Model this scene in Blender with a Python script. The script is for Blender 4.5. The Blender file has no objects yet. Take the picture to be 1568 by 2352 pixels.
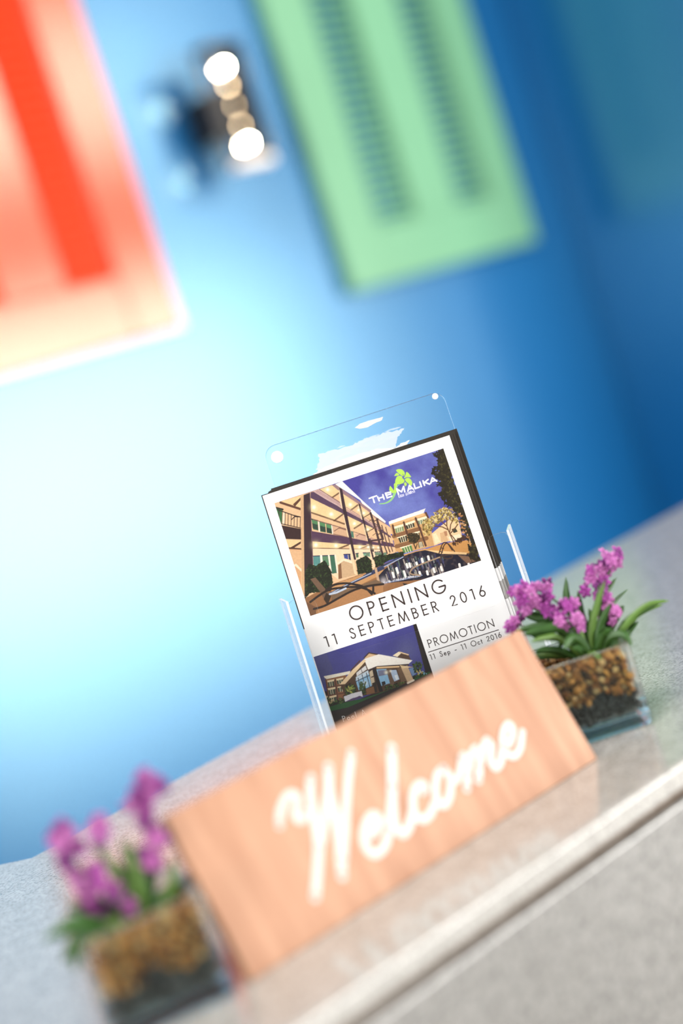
import bpy, bmesh, math, random
import numpy as np
from mathutils import Vector, Matrix

random.seed(7)
rng = np.random.default_rng(11)
scene = bpy.context.scene
COL = scene.collection
PI = math.pi

# ------------------------------------------------------------------ camera
TOP = 1.05                                   # counter top height
EYE = TOP + 0.29                             # lens height
cam_data = bpy.data.cameras.new('camera')
cam = bpy.data.objects.new('camera', cam_data)
COL.objects.link(cam)
right = Vector((0.73800068, -0.6006189, -0.30759053))
up = Vector((0.30101872, -0.1149374, 0.94666632))
back = Vector((-0.60393934, -0.7912309, 0.09597365))
cam.matrix_world = Matrix(((right.x, up.x, back.x, 0), (right.y, up.y, back.y, 0), (right.z, up.z, back.z, EYE), (0, 0, 0, 1)))
cam_data.sensor_fit = 'VERTICAL'
cam_data.sensor_height = 36.0
cam_data.lens = 50.0
cam_data.clip_start = 0.05
cam_data.dof.use_dof = True
cam_data.dof.focus_distance = 1.061
cam_data.dof.aperture_fstop = 1.6
scene.camera = cam

# ------------------------------------------------------------------ light and exposure
world = bpy.data.worlds.new('daylight')
scene.world = world
world.use_nodes = True
bg = world.node_tree.nodes['Background']
bg.inputs['Color'].default_value = (0.86, 0.93, 1.0, 1)
bg.inputs['Strength'].default_value = 1.0

def daylight(name, loc, rot, sx, sy, radiance, col):
    d = bpy.data.lights.new(name, 'AREA')
    d.shape = 'RECTANGLE'
    d.size, d.size_y = sx, sy
    d.energy = radiance * PI * sx * sy
    d.color = col
    o = bpy.data.objects.new(name, d)
    o.location = loc
    o.rotation_euler = rot
    COL.objects.link(o)
    return o
# daylight in the doorway and clerestory behind the photographer, then two added fill lights
SOUTH = -3.2
daylight('daylight_doorway', (4.35, SOUTH - 0.06, 1.21), (PI / 2, 0, 0), 4.7, 2.3, 8.0, (1.0, 0.97, 0.93))
daylight('daylight_clerestory', (4.65, SOUTH - 0.06, 3.78), (PI / 2, 0, 0), 4.1, 1.1, 5.5, (1.0, 0.97, 0.93))
daylight('added_fill_west', (-4.06, -0.7, 1.85), (0, PI / 2, PI), 1.9, 2.5, 7.0, (1.0, 0.98, 0.95))  # added fill in an invented west window, brightens the leaflets
daylight('added_fill_overhead', (-0.6, 0.3, 4.66), (0, 0, 0), 2.6, 2.0, 7.0, (1.0, 0.98, 0.96))  # added overhead fill below the closed ceiling, brightens the counter top

scene.view_settings.view_transform = 'Standard'
scene.view_settings.look = 'None'
scene.view_settings.exposure = 0.52
scene.view_settings.gamma = 1.0
scene.view_settings.use_curve_mapping = False

# ------------------------------------------------------------------ materials
def lin(c):
    c = c / 255.0
    return c / 12.92 if c <= 0.04045 else ((c + 0.055) / 1.055) ** 2.4

def srgb(r, g, b, k=1.0):
    return (lin(r) * k, lin(g) * k, lin(b) * k, 1.0)

def new_mat(name):
    m = bpy.data.materials.new(name)
    m.use_nodes = True
    nt = m.node_tree
    return m, nt, nt.nodes, nt.links, nt.nodes['Principled BSDF']

def plain(name, col, rough=0.5, ior=1.5, metal=0.0, coat=0.0, var=0.06, scale=30.0, bump=0.0, bscale=200.0):
    m, nt, N, L, p = new_mat(name)
    tc = N.new('ShaderNodeTexCoord')
    nz = N.new('ShaderNodeTexNoise')
    nz.inputs['Scale'].default_value = scale
    nz.inputs['Detail'].default_value = 4
    L.new(tc.outputs['Object'], nz.inputs['Vector'])
    mx = N.new('ShaderNodeMix')
    mx.data_type = 'RGBA'
    L.new(nz.outputs['Fac'], mx.inputs[0])
    mx.inputs[6].default_value = tuple(max(0, c * (1 - var)) for c in col[:3]) + (1,)
    mx.inputs[7].default_value = tuple(min(1, c * (1 + var)) for c in col[:3]) + (1,)
    L.new(mx.outputs[2], p.inputs['Base Color'])
    p.inputs['Roughness'].default_value = rough
    p.inputs['IOR'].default_value = ior
    p.inputs['Metallic'].default_value = metal
    p.inputs['Coat Weight'].default_value = coat
    p.inputs['Coat Roughness'].default_value = 0.15
    if bump:
        n2 = N.new('ShaderNodeTexNoise')
        n2.inputs['Scale'].default_value = bscale
        L.new(tc.outputs['Object'], n2.inputs['Vector'])
        b = N.new('ShaderNodeBump')
        b.inputs['Strength'].default_value = bump
        b.inputs['Distance'].default_value = 0.001
        L.new(n2.outputs['Fac'], b.inputs['Height'])
        L.new(b.outputs['Normal'], p.inputs['Normal'])
    return m

def granite(name='polished speckled granite', k=1.0, warm=(1, 1, 1), sc=1.0):
    m, nt, N, L, p = new_mat(name)
    tc = N.new('ShaderNodeTexCoord')
    n1 = N.new('ShaderNodeTexNoise'); n1.inputs['Scale'].default_value = 420 * sc; n1.inputs['Detail'].default_value = 3
    n2 = N.new('ShaderNodeTexNoise'); n2.inputs['Scale'].default_value = 95; n2.inputs['Detail'].default_value = 3
    v = N.new('ShaderNodeTexVoronoi'); v.inputs['Scale'].default_value = 380
    for n in (n1, n2, v):
        L.new(tc.outputs['Object'], n.inputs['Vector'])
    r1 = N.new('ShaderNodeValToRGB')
    e = r1.color_ramp.elements
    e[0].position = 0.34; e[0].color = (0.11, 0.107, 0.10, 1)
    e[1].position = 0.56; e[1].color = (0.56, 0.55, 0.53, 1)
    q = r1.color_ramp.elements.new(0.44); q.color = (0.33, 0.325, 0.315, 1)
    L.new(n1.outputs['Fac'], r1.inputs['Fac'])
    r2 = N.new('ShaderNodeValToRGB')
    e = r2.color_ramp.elements
    e[0].position = 0.38; e[0].color = (0.36, 0.35, 0.33, 1)
    e[1].position = 0.62; e[1].color = (0.54, 0.53, 0.52, 1)
    L.new(n2.outputs['Fac'], r2.inputs['Fac'])
    mx = N.new('ShaderNodeMix'); mx.data_type = 'RGBA'; mx.inputs[0].default_value = 0.45
    L.new(r1.outputs[0], mx.inputs[6]); L.new(r2.outputs[0], mx.inputs[7])
    tn = N.new('ShaderNodeMix'); tn.data_type = 'RGBA'; tn.blend_type = 'MULTIPLY'; tn.inputs[0].default_value = 1.0
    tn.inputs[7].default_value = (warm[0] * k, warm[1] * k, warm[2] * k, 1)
    L.new(mx.outputs[2], tn.inputs[6]); L.new(tn.outputs[2], p.inputs['Base Color'])
    p.inputs['Roughness'].default_value = 0.12
    p.inputs['IOR'].default_value = 2.1
    b = N.new('ShaderNodeBump'); b.inputs['Strength'].default_value = 0.12; b.inputs['Distance'].default_value = 0.0006
    L.new(n1.outputs['Fac'], b.inputs['Height']); L.new(b.outputs['Normal'], p.inputs['Normal'])
    return m

def wood():
    m, nt, N, L, p = new_mat('pale reddish wood')
    tc = N.new('ShaderNodeTexCoord')
    mp = N.new('ShaderNodeMapping'); mp.inputs['Scale'].default_value = (60, 6, 30)
    mp.inputs['Rotation'].default_value = (0, 0, 0.06)
    L.new(tc.outputs['Object'], mp.inputs['Vector'])
    n1 = N.new('ShaderNodeTexNoise'); n1.inputs['Scale'].default_value = 1.4; n1.inputs['Detail'].default_value = 5; n1.inputs['Distortion'].default_value = 0.5
    L.new(mp.outputs[0], n1.inputs['Vector'])
    r = N.new('ShaderNodeValToRGB'); e = r.color_ramp.elements
    e[0].position = 0.3; e[0].color = (0.43, 0.20, 0.105, 1)
    e[1].position = 0.7; e[1].color = (0.60, 0.325, 0.195, 1)
    L.new(n1.outputs['Fac'], r.inputs['Fac'])
    L.new(r.outputs[0], p.inputs['Base Color'])
    p.inputs['Roughness'].default_value = 0.5
    return m

def attr_mat(name, rough=0.5, ior=1.45):
    m, nt, N, L, p = new_mat(name)
    a = N.new('ShaderNodeAttribute'); a.attribute_name = 'Col'
    L.new(a.outputs['Color'], p.inputs['Base Color'])
    p.inputs['Roughness'].default_value = rough
    p.inputs['IOR'].default_value = ior
    return m

def acrylic():
    m, nt, N, L, p = new_mat('clear acrylic')
    N.remove(p)
    out = N['Material Output']
    t = N.new('ShaderNodeBsdfTransparent'); t.inputs['Color'].default_value = (0.992, 0.996, 0.997, 1)
    g = N.new('ShaderNodeBsdfGlossy'); g.inputs['Roughness'].default_value = 0.03
    f = N.new('ShaderNodeFresnel'); f.inputs['IOR'].default_value = 1.34
    mx = N.new('ShaderNodeMixShader')
    L.new(f.outputs[0], mx.inputs[0]); L.new(t.outputs[0], mx.inputs[1]); L.new(g.outputs[0], mx.inputs[2])
    L.new(mx.outputs[0], out.inputs['Surface'])
    return m

def acrylic_edge():
    m, nt, N, L, p = new_mat('acrylic cut edge')
    p.inputs['Base Color'].default_value = (0.90, 0.95, 0.98, 1)
    p.inputs['Roughness'].default_value = 0.25
    p.inputs['Transmission Weight'].default_value = 0.40
    p.inputs['IOR'].default_value = 1.45
    tc = N.new('ShaderNodeTexCoord'); nz = N.new('ShaderNodeTexNoise'); nz.inputs['Scale'].default_value = 90
    L.new(tc.outputs['Object'], nz.inputs['Vector'])
    mr = N.new('ShaderNodeMapRange'); mr.inputs[3].default_value = 0.18; mr.inputs[4].default_value = 0.32
    L.new(nz.outputs['Fac'], mr.inputs[0]); L.new(mr.outputs[0], p.inputs['Roughness'])
    return m

def thick_glass():
    m, nt, N, L, p = new_mat('thick clear glass')
    N.remove(p)
    out = N['Material Output']
    t = N.new('ShaderNodeBsdfTransparent'); t.inputs['Color'].default_value = (0.95, 0.985, 0.97, 1)
    g = N.new('ShaderNodeBsdfGlass'); g.inputs['IOR'].default_value = 1.5; g.inputs['Color'].default_value = (0.93, 0.985, 0.97, 1)
    g.inputs['Roughness'].default_value = 0.02
    mx = N.new('ShaderNodeMixShader'); mx.inputs[0].default_value = 0.55
    L.new(t.outputs[0], mx.inputs[1]); L.new(g.outputs[0], mx.inputs[2])
    L.new(mx.outputs[0], out.inputs['Surface'])
    return m

def glow(name, col, strength):
    m, nt, N, L, p = new_mat(name)
    p.inputs['Base Color'].default_value = (0.9, 0.85, 0.75, 1)
    p.inputs['Emission Color'].default_value = col
    p.inputs['Emission Strength'].default_value = strength
    return m

M = {}
M['blue'] = plain('glossy azure wall paint', (0.004, 0.13, 0.36), 0.27, 2.45, var=0.03, scale=3, bump=0.05, bscale=120)
M['blue'].node_tree.nodes['Principled BSDF'].inputs['Specular Tint'].default_value = (0.52, 0.86, 1.0, 1)
M['greige'] = plain('matt greige wall paint', (0.24, 0.23, 0.215), 0.7, var=0.03, scale=3)
M['ceiling'] = plain('grey ceiling paint', (0.30, 0.30, 0.30), 0.7, var=0.03, scale=4)
M['white_paint'] = plain('matt white paint', (0.80, 0.79, 0.77), 0.7, var=0.03, scale=4)
M['floor'] = plain('grey floor tile', (0.24, 0.235, 0.22), 0.22, 1.5, var=0.12, scale=6)
M['carpet'] = plain('unseen matt carpet', (0.06, 0.065, 0.075), 0.95, 1.3, var=0.2, scale=200)
M['dark_frame'] = plain('dark window metal', (0.05, 0.05, 0.055), 0.4)
M['granite'] = granite(k=1.0, warm=(1.0, 0.965, 0.905))
M['granite_shaded'] = granite('shade-darkened apron granite', 0.50, (1.0, 0.97, 0.91), 0.55)  # coarser-grained counter granite, darkened for the weaker light on the apron front
M['joint'] = plain('brown joint filler', (0.20, 0.12, 0.07), 0.7)
M['desk'] = plain('dark desk laminate', (0.10, 0.08, 0.07), 0.5, var=0.2)
M['red'] = plain('glossy red paint', (0.80, 0.05, 0.007), 0.18, 2.0, var=0.05, scale=8, bump=0.04)
M['red'].node_tree.nodes['Principled BSDF'].inputs['Specular Tint'].default_value = (1.0, 0.88, 0.70, 1)
M['green'] = plain('mint green paint', (0.195, 0.45, 0.25), 0.30, 1.5, var=0.05, scale=8)
M['black'] = plain('satin black metal', (0.012, 0.011, 0.011), 0.35)
M['chrome'] = plain('polished lamp metal', (0.85, 0.80, 0.74), 0.18, metal=1.0, var=0.03)
M['bulb'] = glow('lit bulb', (1.0, 0.88, 0.62, 1), 320.0)
for k_, g_ in enumerate((34.0, 13.0, 22.0)):
    M['glow_bead_%d' % k_] = glow('glow bead %d' % k_, (1.0, 0.72, 0.42, 1), g_)
M['diffuser'] = glow('warm diffuser', (1.0, 0.70, 0.50, 1), 0.35)
M['wood'] = wood()
M['letter_white'] = plain('cream white lettering paint', (0.76, 0.73, 0.68), 0.55, var=0.02)
M['paper'] = plain('white coated paper', (0.90, 0.885, 0.87), 0.45, var=0.01)
M['ink'] = plain('brown black ink', (0.045, 0.028, 0.025), 0.5, var=0.1)
M['white_ink'] = plain('white print', (0.80, 0.79, 0.78), 0.5, var=0.01)
M['print'] = attr_mat('printed photograph', 0.42)
M['card_black'] = plain('black printed card', (0.032, 0.026, 0.020), 0.42, var=0.2, scale=60)
M['card_edge'] = plain('worn card edge', (0.16, 0.15, 0.14), 0.7, var=0.6, scale=500)
M['card_grey'] = plain('grey printed block', (0.36, 0.34, 0.32), 0.5, var=0.1)
M['acrylic'] = acrylic()
M['acrylic_edge'] = acrylic_edge()
M['acrylic_side'] = acrylic_edge(); M['acrylic_side'].name = 'tinted acrylic side'
M['acrylic_side'].node_tree.nodes['Principled BSDF'].inputs['Alpha'].default_value = 0.45
M['residue_film'] = plain('thin paper film', (0.82, 0.82, 0.82), 0.8, var=0.02)
M['residue_film'].node_tree.nodes['Principled BSDF'].inputs['Alpha'].default_value = 0.38
M['residue'] = plain('torn white backing paper', (0.80, 0.79, 0.77), 0.8, var=0.02)
M['residue_cream'] = plain('cream backing paper scrap', (0.80, 0.74, 0.62), 0.8, var=0.05)
M['rubber'] = plain('white rubber pad', (0.85, 0.84, 0.84), 0.4, var=0.02)
M['glass'] = thick_glass()
M['gravel'] = attr_mat('loose gravel', 0.6)
M['leaf'] = plain('green plastic leaf', (0.045, 0.125, 0.022), 0.42, var=0.45, scale=60)
M['leaf_light'] = plain('light green plastic leaf', (0.13, 0.25, 0.045), 0.42, var=0.35, scale=60)
M['petal'] = plain('magenta petal', (0.37, 0.055, 0.32), 0.5, var=0.35, scale=160)
M['petal_pale'] = plain('pink petal', (0.54, 0.155, 0.44), 0.5, var=0.3, scale=160)
M['petal_dark'] = plain('purple petal', (0.20, 0.025, 0.19), 0.5, var=0.3, scale=160)

# ------------------------------------------------------------------ mesh helpers
def obj(name, verts, faces, mat, parent=None, smooth=False, mats=None, mat_idx=None):
    me = bpy.data.meshes.new(name)
    me.from_pydata([tuple(v) for v in verts], [], faces)
    if mats:
        for mm in mats:
            me.materials.append(mm)
        if mat_idx is not None:
            me.polygons.foreach_set('material_index', mat_idx)
    else:
        me.materials.append(mat)
    if smooth:
        me.polygons.foreach_set('use_smooth', [True] * len(me.polygons))
    me.update()
    o = bpy.data.objects.new(name, me)
    COL.objects.link(o)
    if parent:
        o.parent = parent
    return o

def tag(o, label=None, cat=None, group=None, kind=None):
    if label: o['label'] = label
    if cat: o['category'] = cat
    if group: o['group'] = group
    if kind: o['kind'] = kind
    return o

def empty(name, mat_world):
    e = bpy.data.objects.new(name, None)
    e.empty_display_size = 0.02
    e.matrix_world = mat_world
    COL.objects.link(e)
    return e

class MB:
    """collects pieces of one part"""
    def __init__(s): s.v = []; s.f = []; s.m = []
    def add(s, v, f, mi=0):
        o = len(s.v)
        s.v += [tuple(p) for p in v]
        s.f += [tuple(i + o for i in q) for q in f]
        s.m += [mi] * len(f)
    def box(s, x0, x1, y0, y1, z0, z1, mi=0):
        v = [(x, y, z) for z in (z0, z1) for y in (y0, y1) for x in (x0, x1)]
        s.add(v, [(0, 2, 3, 1), (4, 5, 7, 6), (0, 1, 5, 4), (2, 6, 7, 3), (0, 4, 6, 2), (1, 3, 7, 5)], mi)
    def prism(s, poly, z0, z1, mi=0, side_mi=None):
        n = len(poly)
        v = [(x, y, z0) for x, y in poly] + [(x, y, z1) for x, y in poly]
        s.add(v, [tuple(range(n))[::-1], tuple(range(n, 2 * n))], mi)
        o = len(s.v) - 2 * n
        for i in range(n):
            j = (i + 1) % n
            s.f.append((o + i, o + j, o + n + j, o + n + i)); s.m.append(mi if side_mi is None else side_mi)
    def cyl(s, c, axis, r, h, n=16, mi=0, r2=None):
        c = Vector(c); a = Vector(axis).normalized(); r2 = r if r2 is None else r2
        t = a.orthogonal().normalized(); b = a.cross(t)
        v = []
        for k, rr in ((0, r), (1, r2)):
            for i in range(n):
                th = 2 * PI * i / n
                v.append(c + a * (h * k) + t * (rr * math.cos(th)) + b * (rr * math.sin(th)))
        f = [tuple(range(n))[::-1], tuple(range(n, 2 * n))]
        f += [(i, (i + 1) % n, n + (i + 1) % n, n + i) for i in range(n)]
        s.add(v, f, mi)
    def build(s, name, mat, parent=None, smooth=False, mats=None):
        return obj(name, s.v, s.f, mat, parent, smooth, mats, s.m if mats else None)

def bevel(o, w=0.002, seg=2, ang=0.6):
    b = o.modifiers.new('soft edges', 'BEVEL')
    b.width = w; b.segments = seg; b.limit_method = 'ANGLE'; b.angle_limit = ang
    return o

def rrect(x0, x1, y0, y1, r, n=6):
    pts = []
    for cx, cy, a0 in ((x1 - r, y1 - r, 0), (x0 + r, y1 - r, 90), (x0 + r, y0 + r, 180), (x1 - r, y0 + r, 270)):
        for k in range(n + 1):
            a = math.radians(a0 + 90 * k / n)
            pts.append((cx + r * math.cos(a), cy + r * math.sin(a)))
    return pts

def catmull(pts, n=8):
    P = [np.array(p, float) for p in pts]
    P = [2 * P[0] - P[1]] + P + [2 * P[-1] - P[-2]]
    out = []
    for i in range(1, len(P) - 2):
        for k in range(n):
            t = k / n
            out.append(0.5 * (2 * P[i] + (P[i + 1] - P[i - 1]) * t + (2 * P[i - 1] - 5 * P[i] + 4 * P[i + 1] - P[i + 2]) * t * t
                              + (3 * P[i] - P[i - 1] - 3 * P[i + 1] + P[i + 2]) * t ** 3))
    out.append(P[-2])
    return out

def ribbon(mb, pts, rad, z, caps=True, mi=0):
    """flat stroke of half-width rad (number or list) along 2-D points"""
    pts = [np.array(p[:2], float) for p in pts]
    n = len(pts)
    if not hasattr(rad, '__len__'):
        rad = [rad] * n
    v = []
    for i, p in enumerate(pts):
        a = pts[max(0, i - 1)]; b = pts[min(n - 1, i + 1)]
        d = b - a
        L = np.hypot(*d)
        d = d / L if L > 1e-9 else np.array([1.0, 0])
        nn = np.array([-d[1], d[0]])
        k = 1.0
        if 0 < i < n - 1:
            d1 = pts[i] - a; d1 = d1 / max(np.hypot(*d1), 1e-9)
            k = min(2.0, 1 / max(0.35, abs(d1 @ d)))
        v += [(*(p + nn * rad[i] * k), z), (*(p - nn * rad[i] * k), z)]
    mb.add(v, [(2 * i, 2 * i + 1, 2 * i + 3, 2 * i + 2) for i in range(n - 1)], mi)
    if caps:
        for i in (0, n - 1):
            c = [(pts[i][0] + rad[i] * math.cos(2 * PI * k / 12), pts[i][1] + rad[i] * math.sin(2 * PI * k / 12), z) for k in range(12)]
            mb.add(c, [tuple(range(12))], mi)

# ------------------------------------------------------------------ the room
WALL = 2.74                                   # blue wall
CORNER = 3.20                                 # its right-hand end
def struct(name, boxes, mat, label, cat='wall'):
    mb = MB()
    for b in boxes:
        mb.box(*b)
    return tag(mb.build(name, mat), label, cat, kind='structure')

CEIL = 4.7
struct('floor', [(-4.2, 7.7, SOUTH - 0.2, 3.0, -0.1, 0.0)], M['floor'], 'grey tiled lobby floor', 'floor')
struct('added_carpet', [(-4.0, 7.5, 0.0, WALL, 0.0, 0.012)], M['carpet'], 'unseen matt carpet added to dim the wall reflection', 'carpet')  # made-up dark floor cover, darkens the low band mirrored in the blue wall
struct('ceiling', [(-4.2, 7.7, SOUTH - 0.2, 3.0, CEIL, CEIL + 0.1)], M['ceiling'], 'grey lobby ceiling', 'ceiling')
struct('wall_north', [(-4.2, 7.7, WALL, WALL + 0.15, 0, CEIL)], M['blue'], 'glossy azure blue wall behind the counter')
w = struct('wall_pier', [(CORNER, CORNER + 0.5, WALL - 0.75, WALL, 0, CEIL)], M['blue'], 'dark side of the blue pier at the right')
bevel(w, 0.01, 3)
struct('wall_west', [(-4.2, -4.0, SOUTH, -2.0, 0, CEIL), (-4.2, -4.0, 0.6, WALL, 0, CEIL), (-4.2, -4.0, -2.0, 0.6, 0, 0.85), (-4.2, -4.0, -2.0, 0.6, 2.85, CEIL)], M['greige'], 'greige side wall of the lobby')
struct('wall_east', [(7.5, 7.7, SOUTH, WALL, 0, CEIL)], M['greige'], 'greige far side wall of the lobby')
struct('wall_south', [(-4.0, 1.95, SOUTH - 0.2, SOUTH, 0, CEIL), (1.95, 2.55, SOUTH - 0.2, SOUTH, 2.4, CEIL), (2.55, 6.75, SOUTH - 0.2, SOUTH, 2.4, 3.2), (6.75, 6.8, SOUTH - 0.2, SOUTH, 0, 2.4),
                      (2.55, 6.75, SOUTH - 0.2, SOUTH, 4.36, CEIL), (6.75, 7.5, SOUTH - 0.2, SOUTH, 0, CEIL)],
       M['greige'], 'greige wall with bright openings behind the photographer')
def opening(name, x0, x1, z0, z1, nx, label, cat):
    mb = MB(); t = 0.05; y0, y1 = SOUTH - 0.05, SOUTH + 0.0
    mb.box(x0, x1, y0, y1, z1 - t, z1); mb.box(x0, x1, y0, y1, z0, z0 + t)
    for i in range(nx + 1):
        x = x0 + (x1 - x0 - t) * i / nx
        mb.box(x, x + t, y0, y1, z0 + t, z1 - t)
    return tag(mb.build(name, M['dark_frame']), label, cat, kind='structure')
opening('door_1', 1.95, 6.75, 0.0, 2.4, 3, 'wide bright entrance opening', 'door')
opening('window_1', 2.55, 6.75, 3.2, 4.36, 3, 'high clerestory window over the entrance', 'window')

mb = MB()  # invented frame for the added west fill light
for q in ((-2.0, 0.6, 0.85, 0.9), (-2.0, 0.6, 2.8, 2.85), (-2.0, -1.95, 0.9, 2.8), (0.55, 0.6, 0.9, 2.8), (-0.725, -0.675, 0.9, 2.8)):
    mb.box(-4.04, -4.0, *q)
tag(mb.build('added_window_frame', M['dark_frame']), 'unseen side window added around the leaflet fill light', 'window', kind='structure')

# ------------------------------------------------------------------ granite counter
counter = empty('reception_counter', Matrix.Translation((0.6, 0.8, 0)))
tag(counter, 'pale speckled granite reception counter with a rounded front edge', 'counter')
ox, oy = 0.6, 0.8
FR = 0.5765                                    # front edge
main = [(0.5011, FR), (1.55, FR), (1.55, 1.1426), (0.4141, 1.062)]
side = [(-0.15, FR), (0.5008, FR), (0.4138, 1.062), (0.05, 1.63), (-0.75, 1.51)]
mid = [(0.5008, FR + 0.001), (0.5011, FR + 0.001), (0.4141, 1.0605), (0.4138, 1.0605)]
def slab(name, poly, z0, z1, mat, bw=0.0):
    mb = MB(); mb.prism([(x - ox, y - oy) for x, y in poly], z0, z1)
    o = mb.build(name, mat, counter)
    if bw:                                      # ease the front and far edges only, not the butt joint
        bm = bmesh.new(); bm.from_mesh(o.data)
        def on(v, q): return abs(v.co.z - q) < 1e-5
        es = [e for e in bm.edges if all(abs(v.co.y + oy - poly[0][1]) < 1e-5 for v in e.verts) and abs(e.verts[0].co.z - e.verts[1].co.z) < 1e-6]
        bmesh.ops.bevel(bm, geom=es, offset=bw, segments=5, profile=0.5, affect='EDGES')
        bm.to_mesh(o.data); bm.free()
    return o
slab('top_slab', main, TOP - 0.016, TOP, M['granite'], 0.0028)
slab('top_slab', side, TOP - 0.016, TOP, M['granite'], 0.0028)
slab('slab_joint', mid, TOP - 0.015, TOP - 0.00005, M['joint'])
slab('shadow_gap', [(-0.12, FR + 0.006), (1.53, FR + 0.006), (1.53, 1.125), (0.42, 1.045), (0.05, 1.58), (-0.70, 1.47)], TOP - 0.02, TOP - 0.016, M['joint'])
slab('front_apron', [(-0.15, FR - 0.001), (1.55, FR - 0.001), (1.55, FR + 0.02), (-0.15, FR + 0.02)], TOP - 0.30, TOP - 0.02, M['granite_shaded'], 0.003)
slab('desk_body', [(-0.05, FR + 0.02), (1.50, FR + 0.02), (1.50, 1.09), (0.43, 1.02), (0.05, 1.5), (-0.6, 1.4)], 0.0125, TOP - 0.02, M['desk'])

# ------------------------------------------------------------------ louvred shutters
slat_mesh = {}
def shutter(x0, z0, mat, label):
    Wd, Ht, y0 = 0.69, 1.26, WALL - 0.038
    e = empty('louvred_shutter', Matrix.Translation((x0 + Wd / 2, WALL, z0)))
    tag(e, label, 'shutter')
    cx, cy, cz = x0 + Wd / 2, WALL, z0
    def part(name, a, b, c, d, ya=y0, yb=WALL - 0.004):
        mb = MB(); mb.box(a + x0 - cx, b + x0 - cx, ya - cy, yb - cy, c, d)
        return bevel(mb.build(name, mat, e), 0.003, 2)
    if mat is M['red']:
        part('backing_panel', 0.14, 0.57, 0.14, Ht - 0.09, WALL - 0.012, WALL - 0.003)
    cols = ((0.144, 0.282), (0.437, 0.565))
    zb, zt = 0.142, Ht - 0.10
    part('stile', 0, 0.144, 0, Ht); part('stile', 0.282, 0.437, zb, zt); part('stile', 0.565, Wd, 0, Ht)
    part('bottom_rail', 0.144, 0.565, 0, zb); part('top_rail', 0.144, 0.565, zt, Ht)
    pitch = 0.0287
    n = int((zt - zb) / pitch)
    for a, b in cols:
        key = (mat.name, a)
        if key not in slat_mesh:
            mb = MB(); h = (b - a) / 2 - 0.001
            prof = [(-0.0085, -0.0075), (-0.0065, -0.0095), (0.0085, 0.0075), (0.0065, 0.0095)]
            if mat is M['red']:
                prof = [(-0.0056, -0.0118), (-0.0036, -0.0138), (0.0056, 0.0118), (0.0036, 0.0138)]
            v = [(-h, p[0], p[1]) for p in prof] + [(h, p[0], p[1]) for p in prof]
            mb.add(v, [(0, 1, 2, 3), (7, 6, 5, 4), (0, 4, 5, 1), (1, 5, 6, 2), (2, 6, 7, 3), (3, 7, 4, 0)])
            me = mb.build('slat', mat, e)
            slat_mesh[key] = me.data
            first = me
        else:
            first = None
        for k in range(n):
            o = first if (first and k == 0) else bpy.data.objects.new('slat', slat_mesh[key])
            if not (first and k == 0):
                COL.objects.link(o); o.parent = e
            o.location = (x0 + (a + b) / 2 - cx, y0 + 0.0185 - cy, zb + pitch * (k + 0.5))
    return e
shutter(1.112, 1.537, M['red'], 'bright red louvred shutter panel on the blue wall at the left')
shutter(2.315, 1.508, M['green'], 'mint green louvred shutter panel hung on the blue wall')

# ------------------------------------------------------------------ wall lamp
lx, lz = 2.060, EYE + 0.640
lamp = empty('wall_lamp', Matrix.Translation((lx, WALL, lz)))
tag(lamp, 'black wall lamp with two round lit bulbs between the shutters', 'lamp')
yb = 2.605 - WALL                               # bulb plane, local
mb = MB(); mb.box(-0.05, 0.05, -0.085, -0.0, -0.058, 0.05); bevel(mb.build('wall_mount', M['black'], lamp), 0.003)
mb = MB(); mb.box(-0.016, 0.016, yb + 0.028, -0.07, -0.018, 0.018); mb.build('arm', M['black'], lamp)
mb = MB()
mb.box(-0.012, 0.056, yb + 0.018, yb + 0.026, -0.135, 0.140)
mb.box(-0.056, -0.036, yb + 0.018, yb + 0.026, -0.135, 0.140)
mb.box(0.050, 0.056, yb - 0.014, yb + 0.026, -0.135, 0.140)
mb.box(-0.056, 0.056, yb - 0.020, yb + 0.030, 0.130, 0.142)
mb.box(-0.056, 0.056, yb - 0.010, yb + 0.030, -0.120, -0.113)
mb.box(-0.040, 0.012, yb + 0.018, yb + 0.026, -0.05, 0.05)
bevel(mb.build('lamp_body', M['black'], lamp), 0.002)
def ball(mb, c, r, n=12, m=8, sc=(1, 1, 1)):
    v = [(c[0], c[1], c[2] + r * sc[2])]
    for j in range(1, m):
        for i in range(n):
            a, b = 2 * PI * i / n, PI * j / m
            v.append((c[0] + r * sc[0] * math.sin(b) * math.cos(a), c[1] + r * sc[1] * math.sin(b) * math.sin(a), c[2] + r * sc[2] * math.cos(b)))
    v.append((c[0], c[1], c[2] - r * sc[2]))
    f = [(0, 1 + i, 1 + (i + 1) % n) for i in range(n)]
    for j in range(m - 2):
        for i in range(n):
            a = 1 + j * n + i; b = 1 + j * n + (i + 1) % n
            f.append((a, a + n, b + n, b))
    l = len(v) - 1
    f += [(l, 1 + (m - 2) * n + (i + 1) % n, 1 + (m - 2) * n + i) for i in range(n)]
    mb.add(v, f)
for bz in (0.0894, -0.0884):
    mb = MB(); mb.cyl((0, yb + 0.020, bz), (0, -1, 0), 0.008, 0.010, 20, r2=0.011)
    mb.build('reflector', M['chrome'], lamp)
    mb = MB(); ball(mb, (0, yb - 0.004, bz), 0.0042); tag(mb.build('bulb', M['bulb'], lamp, True), 'round lit bulb')
for k_, bz in enumerate((0.050, 0.004, -0.043)):  # small glowing beads between the two bulbs, each with its own strength
    mb = MB(); ball(mb, (0.003, yb + 0.008, bz), 0.0036); tag(mb.build('glow_bead', M['glow_bead_%d' % k_], lamp, True), 'small glow bead')
mb = MB(); mb.box(-0.050, 0.052, yb - 0.016, yb + 0.02, -0.141, -0.122); bevel(mb.build('diffuser', M['diffuser'], lamp), 0.006, 3)

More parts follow.
